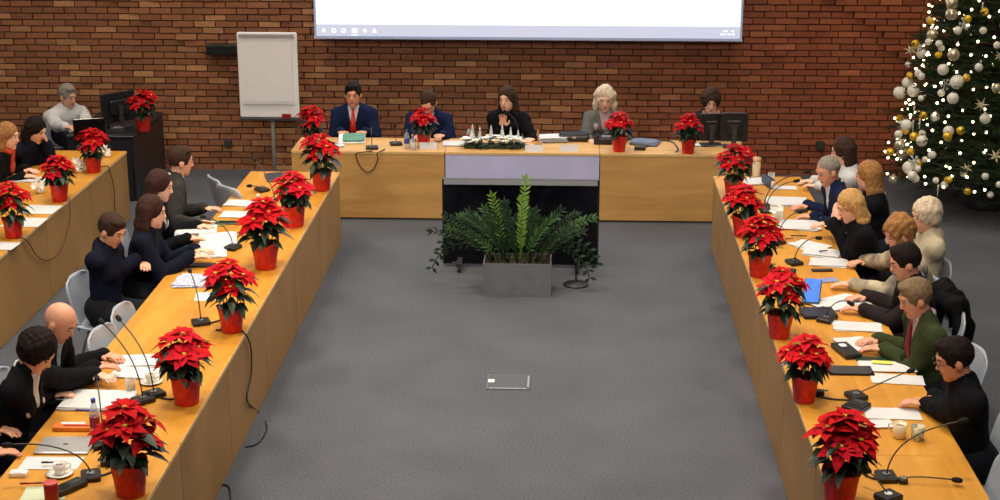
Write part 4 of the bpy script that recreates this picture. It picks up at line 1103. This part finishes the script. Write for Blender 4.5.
# computer monitors
def monitor(px, py, w_, h_, Y, rz, label, face_cam, gap=.10, foot=TZ):
    c = atY(px, py, Y); root = empty('computer_monitor', (c.x, Y, foot), rz); tag(root, label, 'monitor', 'computer monitors'); zc = c.z-foot
    Rx = Matrix.Rotation(pi/2, 3, 'X')
    MB().rbox((0,0,0), (w_, h_, .03), .008, 2, M=Rx).build('casing', BLACKP, root, loc=(0,0,zc))
    MB().rbox((0,0,0), (w_*.55, h_*.5, .03), .02, 3, M=Rx).build('rear_housing', BLACKP, root, loc=(0,-.03,zc))
    MB().box((0,-.046,zc+.02), (.07,.002,.01)).build('badge', METAL, root)
    MB().box((0,.017,zc), (w_-.03,.003,h_-.03)).build('screen', mat('monitor_face', S(14,16,20), .15, var=.1), root)
    MB().box((0,-.055,zc/2+.03), (.05,.02,zc)).build('stand_neck', DARKG, root)
    MB().rbox((0,-.03,.008), (.24,.17,.014), .03, 3).build('stand_foot', DARKG, root)
monitor(711, 127, .24, .30, 16.44, .12, 'left computer monitor on the head table, seen from behind', False)
monitor(734, 127, .29, .31, 16.36, -.02, 'right computer monitor on the head table, seen from behind', False)
monitor(118, 107, .44, .34, 17.1, .85, 'black monitor tilted across the corner desk', False)
def open_laptop(px, py, rz, label, z=TZ):
    p = at(px, py, z); root = empty('open_laptop', (p.x, p.y, z), rz); tag(root, label, 'laptop')
    MB().rbox((0,0,.009), (.34,.24,.018), .012, 2).build('keyboard_base', BLACKP, root)
    MB().rbox((0,0,0), (.34,.23,.01), .012, 2, M=Matrix.Rotation(pi/2+.15, 3, 'X')).build('screen_lid', BLACKG, root, loc=(0,-.135,.125))
open_laptop(90, 137, .3, 'open black laptop before the white-shirted man')
slab('desk_phone', 'dark desk telephone on the black corner desk', 'telephone', 115, 131, .22, .16, .05, .3, DARKG, (('handset', (-.07,0,.065), (.045,.18,.03), BLACKG), ('keypad', (.04,0,.052), (.1,.1,.004), METAL)), z=TZ+.001)

# cups, bottles, glasses
def cup(px, py, label, m=CERAM, saucer=True, r=.036, hh=.065, handle=0.5):
    p = at(px, py, TZ); z = rest(p.x, p.y, .05, .07); root = empty('cup', (p.x, p.y, z), handle); tag(root, label, 'cup')
    z0 = 0
    if saucer: MB().lathe([(.03,0),(.05,.004),(.075,.014),(.077,.016),(.05,.008),(.02,.006)], (0,0,0), 24).build('saucer', m, root, smooth=True); z0 = .008
    MB().lathe([(r*.62,z0),(r*.8,z0+.01),(r,z0+hh),(r*.93,z0+hh),(r*.74,z0+.012),(.002,z0+.012)], (0,0,0), 20).build('bowl', m, root, smooth=True)
    MB().tube([(r*.95,0,z0+hh*.85),(r+.022,0,z0+hh*.8),(r+.026,0,z0+hh*.5),(r*.85,0,z0+hh*.25)], .0045, 8).build('handle', m, root, smooth=True)
    MB().lathe([(.002,z0+hh*.72),(r*.86,z0+hh*.72),(r*.86,z0+hh*.75),(.002,z0+hh*.75)], (0,0,0), 16).build('coffee', mat('coffee', S(70,40,24), .2, var=.1), root)
cup(60, 475, 'white coffee cup on a saucer beside the sheet, lower left')
cup(899, 438, 'cream mug, the left one of the pair in the right row', CREAM, False, .044, .095, 2.6)
cup(151, 383, 'white cup and saucer across from the bald man', CERAM)
def glass(px, py, label, m=None, r=.034, hh=.10, liquid=None, z=TZ):
    p = at(px, py, z); root = empty('drinking_glass', (p.x, p.y, z+.0005)); tag(root, label, 'glass')
    MB().lathe([(r*.8,0),(r*.85,.003),(r,hh),(r*.94,hh),(r*.8,.008),(.002,.008)], (0,0,0), 20).build('tumbler', GLASS if m is None else m, root, smooth=True)
    if liquid: MB().lathe([(.002,.009),(r*.78,.009),(r*.88,hh*.7),(.002,hh*.7)], (0,0,0), 18).build('drink', liquid, root, smooth=True)
glass(131, 393, 'glass of golden tea beside the poinsettia pot, bald man side', liquid=TEA)
glass(917, 440, 'patterned pale glass, the right one of the pair in the right row', mat('pale_glass', S(224,208,172), .2, var=.2, vscale=40, col2=S(120,128,110)), .042, .09, liquid=CREAM)
glass(771, 183, 'clear glass at the far end of the right row')
glass(779, 222, 'clear glass behind the blonde woman papers, beside the red flowers', liquid=clear('water', (.8,.88,.9), .1))
glass(262, 222, 'small clear glass next to the orange bottle')
def bottle(px, py, label, body, lab_m, cap, hh=.22, r=.032, z=TZ, group=None):
    p = at(px, py, z); root = empty('bottle', (p.x, p.y, z+.0005)); tag(root, label, 'bottle', group)
    MB().lathe([(r*.9,0),(r,.006),(r,hh*.62),(r*.85,hh*.72),(r*.42,hh*.86),(r*.40,hh*.93),(.002,hh*.93)], (0,0,0), 18).build('flask', body, root, smooth=True)
    MB().lathe([(r*1.02,hh*.25),(r*1.03,hh*.26),(r*1.03,hh*.52),(r*1.02,hh*.53)], (0,0,0), 18).build('wrapper', lab_m, root, smooth=True)
    MB().lathe([(r*.46,hh*.90),(r*.46,hh*1.0),(.002,hh*1.0)], (0,0,0), 14).build('cap', cap, root)
bottle(259, 218, 'orange juice bottle with a pale cap, inner left row', JUICE, JUICE, WHITEP, .22, .035)
PET = clear('pet_plastic', (.75,.82,.92), .25)
bottle(96, 436, 'small plastic bottle with a red label beside the near poinsettia', PET, REDL, BLUEL, .24, .03)
bottle(407, 148, 'small water bottle with blue label left of the bowed man', PET, BLUEL, BLUEL, .20, .03)
bottle(413, 150, 'second small water bottle touching the first, by the bowed man poinsettia', PET, PAPERG, BLUEL, .15, .028)
bottle(469, 143, 'red-capped bottle behind the left end of the flower arrangement', PET, REDL, REDL, .18, .028)
p = at(52, 501, TZ); root = empty('tin_can', (p.x, p.y, TZ)); tag(root, 'dark red cylindrical tin at the lower left corner', 'tin')
MB().lathe([(.036,0),(.038,.004),(.038,.11),(.034,.114),(.034,.110),(.002,.110)], (0,0,0), 24).build('body', REDL, root, smooth=True)
MB().lathe([(.0385,.106),(.039,.109),(.038,.113),(.035,.114)], (0,0,0), 24).build('rim', mat('rim_pink', S(206,90,90), .3, var=.05), root, smooth=True)
p = at(756, 177, TZ); root = empty('thermos', (p.x, p.y, TZ)); tag(root, 'tall cream tube standing at the far end of the right row', 'container')
MB().lathe([(.038,0),(.04,.004),(.04,.16),(.036,.165),(.002,.165)], (0,0,0), 20).build('body', CREAM, root, smooth=True)
MB().lathe([(.041,.165),(.042,.17),(.04,.20),(.002,.202)], (0,0,0), 20).build('cap', mat('cork', S(206,170,120), .6, var=.1), root, smooth=True)
# wooden gavel-like stick and amber bottle near the stack
p = at(538, 148, TZ); root = empty('gavel', (p.x, p.y, TZ)); tag(root, 'upright wooden gavel handle beside the microphone speaker', 'gavel')
GW = mat('gavel_wood', S(190,130,60), .4, var=.15, vscale=30)
MB().lathe([(.045,0),(.045,.012),(.03,.016)], (0,0,0), 18).build('block', GW, root, smooth=True)
MB().lathe([(.022,-.04),(.028,-.036),(.02,0),(.028,.036),(.022,.04)], (0,0,.04), 16, Matrix.Rotation(pi/2, 3, 'Y')).build('head', GW, root, smooth=True)
MB().tube([(0,0,.05),(0,0,.17),(0,0,.20)], [.008,.011,.006], 10).build('handle', GW, root, smooth=True)
# place cards
for (px, py, lab) in ((428,149.5,'white name card before the bowed man'), (534,152,'white name card right of the flower arrangement'), (569,152,'white name card before the low black case')):
    p = at(px, py, TZ); root = empty('name_card', (p.x, p.y+.03, TZ)); tag(root, lab, 'name card', 'white name cards')
    MB().box((0,-.012,.035), (.19,.003,.075), M=Matrix.Rotation(-.33, 3, 'X')).build('front_face', PAPER, root)
    MB().box((0,.012,.035), (.19,.003,.075), M=Matrix.Rotation(.33, 3, 'X')).build('rear_face', PAPER, root)
# album held by the red-tied man
p = at(352, 143, TZ); root = empty('document_folder', (p.x, p.y, TZ), .1); tag(root, 'thick document folder with green pages before the red-tied man', 'folder')
Mx = Matrix.Rotation(.35, 3, 'X')
MB().rbox((.02,.02,.060), (.24,.15,.020), .03, 3, M=Mx).build('pages', mat('green_pages', S(92,146,128), .7, var=.2, vscale=40), root)
MB().rbox((0,.03,.042), (.29,.19,.012), .03, 3, M=Mx).build('back_cover', WHITEP, root)
# flower arrangement in the middle of the head table
def arrangement():
    a = at(460, 149); b = at(525, 150); xc = (a.x+b.x)/2; w_ = b.x-a.x
    root = empty('flower_arrangement', (xc, a.y+.08, TZ)); tag(root, 'long white flower arrangement with small silver trees, middle of the head table', 'flowers')
    R = random.Random(4)
    MB().rbox((0,0,.02), (w_*.9,.14,.04), .03, 3).build('tray', LEAFD, root)
    g = MB(); 
    for i in range(150):
        a_ = R.uniform(0,2*pi); x = R.uniform(-w_/2,w_/2)*.92; y = R.uniform(-.07,.07)
        g.leaf((x,y,.03), (cos(a_), sin(a_)-.3, R.uniform(0,.9)), (0,0,1), R.uniform(.05,.09), .022, .8, .1)
    g.build('greenery', LEAFD, root, smooth=True)
    WF = mat('white_petals', S(250,249,242), .6, var=.02)
    for i in range(62):
        x = R.uniform(-w_/2,w_/2)*.92; y = R.uniform(-.10,.05); z = R.uniform(.085,.135)-abs(x)*.06; f = MB(); f.ball((x,y,z), .012, 8)
        for j in range(7):
            q = 2*pi*j/7+i; f.leaf((x,y,z-.004), (cos(q), sin(q), .35), (0,0,1), .044, .030, .2, .2)
        f.build('white_flower', WF, root, smooth=True)
    SV = mat('silver_cone', S(206,212,214), .3, metal=.4, var=.15, vscale=60)
    for (x, hh, r) in ((-.22,.20,.035),(-.14,.17,.03),(-.02,.19,.035),(.10,.20,.034),(.19,.17,.03),(.27,.14,.026)):
        MB().lathe([(r,.0),(r*.75,hh*.3),(r*.82,hh*.31),(r*.45,hh*.62),(r*.5,hh*.63),(.003,hh)], (x, .03, .05), 14).build('silver_tree', SV, root, smooth=True)
arrangement()
# pale blossoms and dish on the outer left row
def blossoms(px, py, label, n, z=TZ, seed=1):
    p = at(px, py, z); root = empty('white_orchid', (p.x, p.y, z)); tag(root, label, 'flowers'); R = random.Random(seed)
    WF = mat('white_petals', S(240,238,226), .6, var=.04)
    MB().lathe([(.035,0),(.045,.03),(.04,.032),(.002,.03)], (0,0,0), 14).build('dish', CERAM, root, smooth=True)
    for i in range(n):
        x, y, zz = R.uniform(-.06,.06), R.uniform(-.05,.05), R.uniform(.05,.13); f = MB(); f.ball((x,y,zz), .008, 6); f.tube([(x*.2,y*.2,.02),(x,y,zz)], .003, 5)
        for j in range(5):
            q = 2*pi*j/5+i; f.leaf((x,y,zz), (cos(q), sin(q)*.5-.4, sin(q)*.8+.3), (0,-1,.3), .042, .032, .2, .1)
        f.build('blossom', WF, root, smooth=True)
blossoms(80, 172, 'white blossoms between two poinsettias on the outer left row', 7, seed=2)
blossoms(107, 157, 'white blossoms at the far end of the outer left row', 4, seed=3)
blossoms(41, 193, 'white blossoms beside the poinsettia and the pale sheets, outer left row', 8, seed=4)
blossoms(775, 220, 'cream blossoms tucked between poinsettias of the right row', 5, seed=6)

# ------------------------------------------------------------------ gooseneck microphones
def mic(px, py, tx, ty, tz, label, base=True, bend=.3, ring=False, bs=(.11,.13), flat=False, z=TZ, card=False):
    p = at(px, py, z); root = empty('gooseneck_microphone', (p.x, p.y, z+.0005)); t = at(tx, ty, tz)-V((p.x,p.y,z)); rz = atan2(t.y, t.x)
    tag(root, label, 'microphone', 'black desk microphones')
    MB().rbox((0,0,.016), (bs[0], bs[1], .03), .012, 3, rz=rz).build('base', BLACKP, root)
    b = MB()
    MB().lathe([(.022,.031),(.022,.036),(.002,.037)], (0,0,0), 14).build('button', METAL if not card else PAPER, root)
    p0 = V((0,0,.03)); p1 = V((t.x*.05, t.y*.05, max(t.z*.75,.06))) if not flat else V((t.x*.25,t.y*.25,.05)); p2 = t*.62+V((0,0,.10 if not flat else .02))
    pts = [p0*(1-s)**3+p1*3*s*(1-s)**2+p2*3*s*s*(1-s)+t*s**3 for s in [j/12 for j in range(13)]]
    MB().tube(pts, .0045, 6).build('gooseneck', DARKG, root, smooth=True)
    d = (pts[-1]-pts[-2]).normalized()
    MB().tube([t-d*.025, t-d*.015, t+d*.01, t+d*.03, t+d*.036], [.006,.014,.017,.014,.006], 10).build('foam_head', FOAM, root, smooth=True)
for a in ((277,214, 255,160, 1.12, 'gooseneck microphone near the far end of the inner left row, rising highest'),
    (262,191, 250,186, .82, 'small flat microphone near the grey-blue laptop, inner left row'),
    (233,249, 204,217, 1.00, 'gooseneck microphone pointing at the grey-suited man'),
    (201,324, 190,271, 1.05, 'gooseneck microphone standing between the newspapers and the poinsettia'),
    (154,396, 119,319, 1.15, 'gooseneck microphone across the desk from the bald man, the farther tip'),
    (143,402, 102,322, 1.15, 'gooseneck microphone across the desk from the bald man, the nearer tip'),
    (91,478, 8,445, 1.00, 'gooseneck microphone stretching over the white sheet and cup, lower left'),
    (104,446, 97,379, 1.05, 'upright gooseneck microphone over the open document, left row'),
    (372,149, 371,128, .95, 'gooseneck microphone right of the thick document folder'),
    (396,145, 395,126, .95, 'gooseneck microphone left of the two small water bottles'),
    (520,146, 506,112, 1.14, 'microphone held up by the speaking woman at the head table'),
    (766,212, 796,181, 1.05, 'gooseneck microphone reaching toward the navy-suited man, right row'),
    (764,208, 806,172, 1.10, 'long gooseneck microphone reaching toward the white-bloused woman'),
    (777,243, 800,212, 1.00, 'gooseneck microphone bent over the blonde woman papers'),
    (794,264, 818,238, .95, 'gooseneck microphone beside the fanned sheets'),
    (826,321, 850,303, .92, 'gooseneck microphone beside the black organiser'),
    (856,398, 910,371, .88, 'gooseneck microphone bent low over the printed sheets'),
    (886,479, 962,421, 1.10, 'long gooseneck microphone beside the two mugs, rising to the right')):
    mic(*a, flat=(a[4] < .90))
mic(903, 483, 956, 480, .785, 'flat-lying microphone pointing at the right desk edge near the corner', flat=True, bs=(.05,.05))
mic(888, 499, 868, 470, .86, 'microphone base with a white tag at the lower right', flat=True, card=True)
def remote(px, py, rz, label, w_=.20, l_=.08):
    slab('conference_unit', label, 'conference unit', px, py, w_, l_, .035, rz, BLACKP, (('grille', (-.04,0,.036), (w_*.4,l_*.7,.002), FOAM), ('display', (.05,0,.036), (w_*.3,l_*.5,.002), DARKG)), group='black conference units', z=TZ)
remote(783, 273, -.25, 'black conference unit between the red pot and the phone, right row')
remote(768, 268, -.15, 'small black conference unit touching the third red pot, right row', .08, .05)
remote(856, 409, .9, 'black conference unit near the small white papers, right row', .16, .13)
remote(818, 395, -.2, 'small black conference unit beside the pot opposite the man in green', .08, .05)
remote(69, 490, 1.0, 'black conference unit at the bottom edge, inner left row', .2, .09)
remote(108, 465, .2, 'small black conference unit touching the near red pot, inner left row', .08, .06)
remote(640, 150, 0, 'small grey conference unit left of the third head-table poinsettia', .12, .06)

# pens
for (px, py, rz, L_, m, lab) in ((33,485,.15,.14,REDL,'red pen beside the white block, lower left'), (55,464,.1,.15,BLACKP,'black pen on the sheet behind the coffee cup'),
    (88,412,.0,.16,BLUEL,'blue pen on the large open document'), (860,302,.6,.15,BLACKP,'black pen in the writing man hand'), (824,252,.5,.10,BLACKP,'black pen on the fanned sheets'),
    (800,237,.0,.16,BLACKP,'black pen across the end of the blonde woman papers'), (790,240,.1,.09,REDL,'red pen beside the fanned sheets')):
    p = at(px, py, .765); root = empty('pen', (p.x, p.y, .77), rz); tag(root, lab, 'pen')
    MB().tube([(-L_/2,0,.006),(L_/2-.02,0,.006)], .0055, 8).build('barrel', m, root, smooth=True); MB().tube([(L_/2-.02,0,.006),(L_/2,0,.006)], [.0055,.001], 8).build('tip', METAL, root, smooth=True)
    MB().box((-L_/2+.02,0,.0125), (.035,.003,.002)).build('clip', METAL, root)

# ------------------------------------------------------------------ cables
CABR = mat('cable_brown', S(92,48,34), .5, var=.1); CABK = mat('cable_black', S(22,22,24), .5, var=.1)
def cable(pts, r, m, label):
    # Catmull-Rom through points
    P = [V(p) for p in pts]; P = [P[0]*2-P[1]]+P+[P[-1]*2-P[-2]]; out = []
    for i in range(1, len(P)-2):
        for j in range(8):
            t = j/8; a, b, c, d = P[i-1:i+3]
            out.append(((b*2)+(c-a)*t+(a*2-b*5+c*4-d)*t*t+(b*3-a-c*3+d)*t**3)*.5)
    out.append(P[-2]); c0 = out[0]
    o = MB().tube([q-c0 for q in out], r, 6).build('cable', m, None, smooth=True, loc=c0); tag(o, label, 'cable', 'cables at the desks')
Yh = 15.955
cable([at(372,151,.757), at(358,153,.757), atY(356,156,Yh), atY(360,166,Yh), atY(367,172,Yh), atY(374,168,Yh), atY(378,158,Yh), at(377,153.5,.757), at(385,149,.757)], .006, CABR, 'reddish cable looping over the front of the head table')
xi = -2.235
def atX(px, py, X):
    d = ray(px, py); t = X/d.x; return CAM+d*t
cable([at(216,330,.757), at(238,330,.757), atX(246,335,xi), atX(251,349,xi), atX(251,375,xi), atX(247,400,xi), at(258,412,.008), at(267,427,.008), at(258,443,.008), at(245,447,.008)], .006, CABK, 'black cable hanging down the left row face and curling on the carpet')
cable([at(221,484,.008), at(229,487,.008), at(231,500,.008), at(229,510,.008)], .006, CABK, 'black cable end on the carpet at the bottom edge, left')
cable([at(95,168,.757), at(107,166,.757), atX(110,172,-4.62), atX(114,188,-4.62), atX(115,212,-4.62)], .005, CABR, 'thin cable down the front of the outer left row near its far end')
cable([at(56,201,.757), at(68,198,.757), atX(70,206,-4.62), atX(69,225,-4.62), atX(61,250,-4.62), atX(48,260,-4.62), atX(37,256,-4.62), atX(29,243,-4.61), at(22,238,.757), at(14,238,.757)], .005, CABR, 'thin cable sagging in a loop over the outer left row front, below the middle poinsettia')
cable([at(646,147,.757), at(660,141,.757), at(672,142,.757), at(678,149,.757), at(676,152,.757)], .007, CABK, 'black cable curving on the head table right of the blue-grey laptop')
cable([at(201,324,.757), at(214,322,.757), at(226,318,.757)], .006, CABK, 'short black cable from the microphone to the poinsettia pot, inner left row')
cable([at(91,479,.757), at(106,474,.757), at(118,470,.757), at(126,476,.757)], .006, CABK, 'black cable between the lower left microphone and the near pot')
cable([at(154,396,.757), at(168,399,.757), at(178,398,.757)], .006, CABK, 'black cable running to the pot opposite the bald man')
cable([at(850,400,.757), at(832,399,.757), at(815,396,.757), at(806,397,.757)], .006, CABK, 'black cable between the conference unit and the pot, right row')
cable([at(886,479,.757), at(872,478,.757), at(858,470,.757), at(850,465,.757)], .006, CABK, 'black cable from the near right microphone towards the poinsettia')
cable([at(833,417,.757), at(840,409,.757), at(852,422,.757), at(868,434,.757)], .004, CABR, 'thin brown cable loop between the mugs and the near right poinsettia')

# ------------------------------------------------------------------ christmas tree
def christmas_tree():
    c = at(966, 190, 0); c = V((c.x+.02, min(c.y, 16.80), 0)); root = empty('christmas_tree', tuple(c)); tag(root, 'tall decorated dark green fir standing by the brick wall, right', 'christmas tree')
    R = random.Random(9); NE = mat('fir_needles', S(40,62,34), .7, var=.45, vscale=14, spec=.2); BK = mat('bark', S(60,42,30), .9, var=.2, bump=.5)
    Ht = 5.9; MB().tube([(0,0,.0),(0,0,1.5),(0,0,Ht)], [.06,.05,.01], 10).build('trunk', BK, root, smooth=True)
    s = MB(); s.lathe([(.22,0),(.24,.02),(.13,.18),(.08,.2)], (0,0,0), 20).build('stand', DARKG, root, smooth=True)
    vs = []; fs = []; tw = MB(); tips = []
    z = .28
    while z < Ht-.1:
        rad = 1.27*(1-z/6.5)
        if z < .5: rad *= .82+.3*(z-.28)
        n = int(7+rad*13)
        for i in range(n):
            a = 2*pi*i/n + R.uniform(-.3,.3)+z*3; L = rad*R.uniform(.82,1.08)
            dr = R.uniform(.02,.22)
            pts = [V((cos(a)*L*t, sin(a)*L*t, z+.12*t-dr*L*t*t)) for t in (0,.35,.7,1)]
            tw.tube(pts, [.010,.008,.005,.003], 4); tips.append((pts[-1], a, rad)); 
            # side twigs with needles
            segs = [(pts[0], pts[1]), (pts[1], pts[2]), (pts[2], pts[3])]
            lines = [(pts[1], pts[3])]
            for t in (.35,.5,.62,.74,.86):
                b = V((cos(a)*L*t, sin(a)*L*t, z+.12*t-dr*L*t*t))
                for sd in (-1, 1):
                    q = a+sd*R.uniform(.5,.9); l2 = (1.05-t)*L*.55+.06; lines.append((b, b+V((cos(q)*l2, sin(q)*l2, R.uniform(-.08,.05)))))
            for (p, q) in lines:
                d = q-p; ln = d.length; d.normalize(); k = max(3, int(ln/.020))
                for j in range(k):
                    m = p+d*(ln*j/k)
                    for _ in range(3):
                        ax = V((R.uniform(-1,1), R.uniform(-1,1), R.uniform(-1,1))); ax = (ax-d*ax.dot(d)*.4).normalized()
                        e = m+(ax*.75+d*.55)*.036; sdv = d.cross(ax).normalized()*.0050
                        o = len(vs); vs += [tuple(m-sdv), tuple(m+sdv), tuple(e)]; fs.append((o, o+1, o+2))
        z += .115
    tw.build('branches', BK, root)
    m = MB(); m.v = vs; m.f = fs; m.build('needles', NE, root)
    # lights: one string of warm bulbs wound round the tree
    LB = mat('bulb_glow', (1,.85,.55), .3, emit=(1,.80,.46), estr=8, var=.01)
    WIRE = mat('light_wire', S(20,34,22), .6, var=.1)
    N_ = 820; wp = []; bl = MB()
    for i in range(N_):
        z = .35+(Ht-1.2)*(i/N_)**1.25; rad = 1.19*(1-z/6.5)*R.uniform(.82,1.02); a = i*2.39996*.27+R.uniform(-.1,.1); p = V((cos(a)*rad, sin(a)*rad, z+.04+R.uniform(-.05,.05))); wp.append(p); bl.ball(p+V((0,0,.01)), .015, 6)
    sr = MB().tube(wp, .003, 4).build('fairy_lights', WIRE, None, loc=tuple(c)); tag(sr, 'string of small warm lights wound around the fir', 'string lights')
    b = bl.build('bulbs', LB, sr, smooth=True); b['kind'] = 'stuff'
    # ornaments
    WB = mat('bauble_white', S(236,232,218), .35, coat=.4, var=.04); GB = mat('bauble_gold', S(236,190,50), .3, metal=.4, var=.08); SB = mat('bauble_champagne', S(206,196,168), .2, metal=.6, var=.08)
    def bauble(name, m, r):
        rt_ = empty(name); MB().ball((0,0,0), r, 14).build('ball', m, rt_, smooth=True)
        MB().lathe([(r*.22,r*.95),(r*.22,r*1.12),(.001,r*1.14)], (0,0,0), 10).build('cap', CHROME, rt_); return rt_
    def flake():
        rt_ = empty('snowflake_ornament'); q = MB()
        for i in range(6):
            a = pi*i/3; q.tube([(0,0,0),(cos(a)*.07,0,sin(a)*.07)], .006, 5)
            for s_ in (-.6,.6): q.tube([(cos(a)*.04,0,sin(a)*.04),(cos(a)*.04+cos(a+s_)*.028,0,sin(a)*.04+sin(a+s_)*.028)], .005, 5)
        q.build('flake', mat('flake_white', S(222,226,226), .5, var=.05), rt_); return rt_
    def icicle():
        rt_ = empty('icicle_ornament'); MB().lathe([(.001,-.13),(.005,-.10),(.008,-.03),(.011,0),(.002,.01)], (0,0,0), 8).build('drop', mat('icicle', S(206,200,190), .25, coat=.4, var=.05), rt_, smooth=True); return rt_
    def star():
        rt_ = empty('star_ornament'); q = MB(); n = 12
        for i in range(n):
            a = 2.4*i; zz = 1-2*(i+.5)/n; rr = math.sqrt(1-zz*zz); d = V((cos(a)*rr, sin(a)*rr, zz)); q.tube([d*.0, d*.075], [.012,.0015], 5)
        q.build('spikes', mat('star_champagne', S(214,204,172), .4, metal=.3, var=.05), rt_); return rt_
    kinds = [(lambda: bauble('white_bauble', WB, .040), 'small white bauble hanging on the fir', 'bauble', 'small white baubles on the fir', 100),
        (lambda: bauble('large_white_bauble', WB, .066), 'large pearl white bauble hanging on the fir', 'bauble', 'large white baubles on the fir', 34),
        (lambda: bauble('gold_bauble', GB, .042), 'shiny gold bauble hanging on the fir', 'bauble', 'gold baubles on the fir', 46),
        (lambda: bauble('champagne_bauble', SB, .062), 'large champagne coloured bauble hanging on the fir', 'bauble', 'champagne baubles on the fir', 30),
        (flake, 'white snowflake hanging on the fir', 'ornament', 'snowflakes on the fir', 14), (icicle, 'long pale icicle drop hanging on the fir', 'ornament', 'icicle drops on the fir', 18), (star, 'spiky pale star burst hanging on the fir', 'ornament', 'star bursts on the fir', 12)]
    k = 0; order = []
    for j, kd in enumerate(kinds): order += [j]*kd[4]
    R.shuffle(order); protos = {}
    for i, j in enumerate(order):
        fn, lab, cat, grp, _ = kinds[j]
        z = .42+(3.35-.42)*((i+.5)/len(order)) + R.uniform(-.1,.1); rad = 1.26*(1-z/6.5)*R.uniform(.86,1.0)
        a = -pi/2 + R.uniform(-1.75,1.45)
        if j in protos: o = copy_tree(protos[j])
        else: o = fn(); protos[j] = o
        o.location = c+V((cos(a)*rad, sin(a)*rad, z-.03)); o.rotation_euler = (0,0,R.uniform(-.6,.6)); tag(o, lab, cat, grp)
        s_ = R.uniform(.85,1.15); o.scale = (s_,s_,s_)
    # two baubles low beneath the skirt of branches
christmas_tree()
# ------------------------------------------------------------------ render bits
SC.view_settings.view_transform = 'Standard'; SC.view_settings.look = 'None'; SC.view_settings.gamma = 1; SC.view_settings.exposure = 0
SC.view_settings.use_curve_mapping = False
w = bpy.data.worlds.new('world'); SC.world = w; w.use_nodes = True; w.node_tree.nodes['Background'].inputs[0].default_value = (.5,.48,.46,1); w.node_tree.nodes['Background'].inputs[1].default_value = .3
SC.cycles.use_denoising = True; SC.cycles.max_bounces = 8; SC.cycles.transparent_max_bounces = 16; SC.cycles.diffuse_bounces = 3; SC.cycles.caustics_reflective = False; SC.cycles.caustics_refractive = False
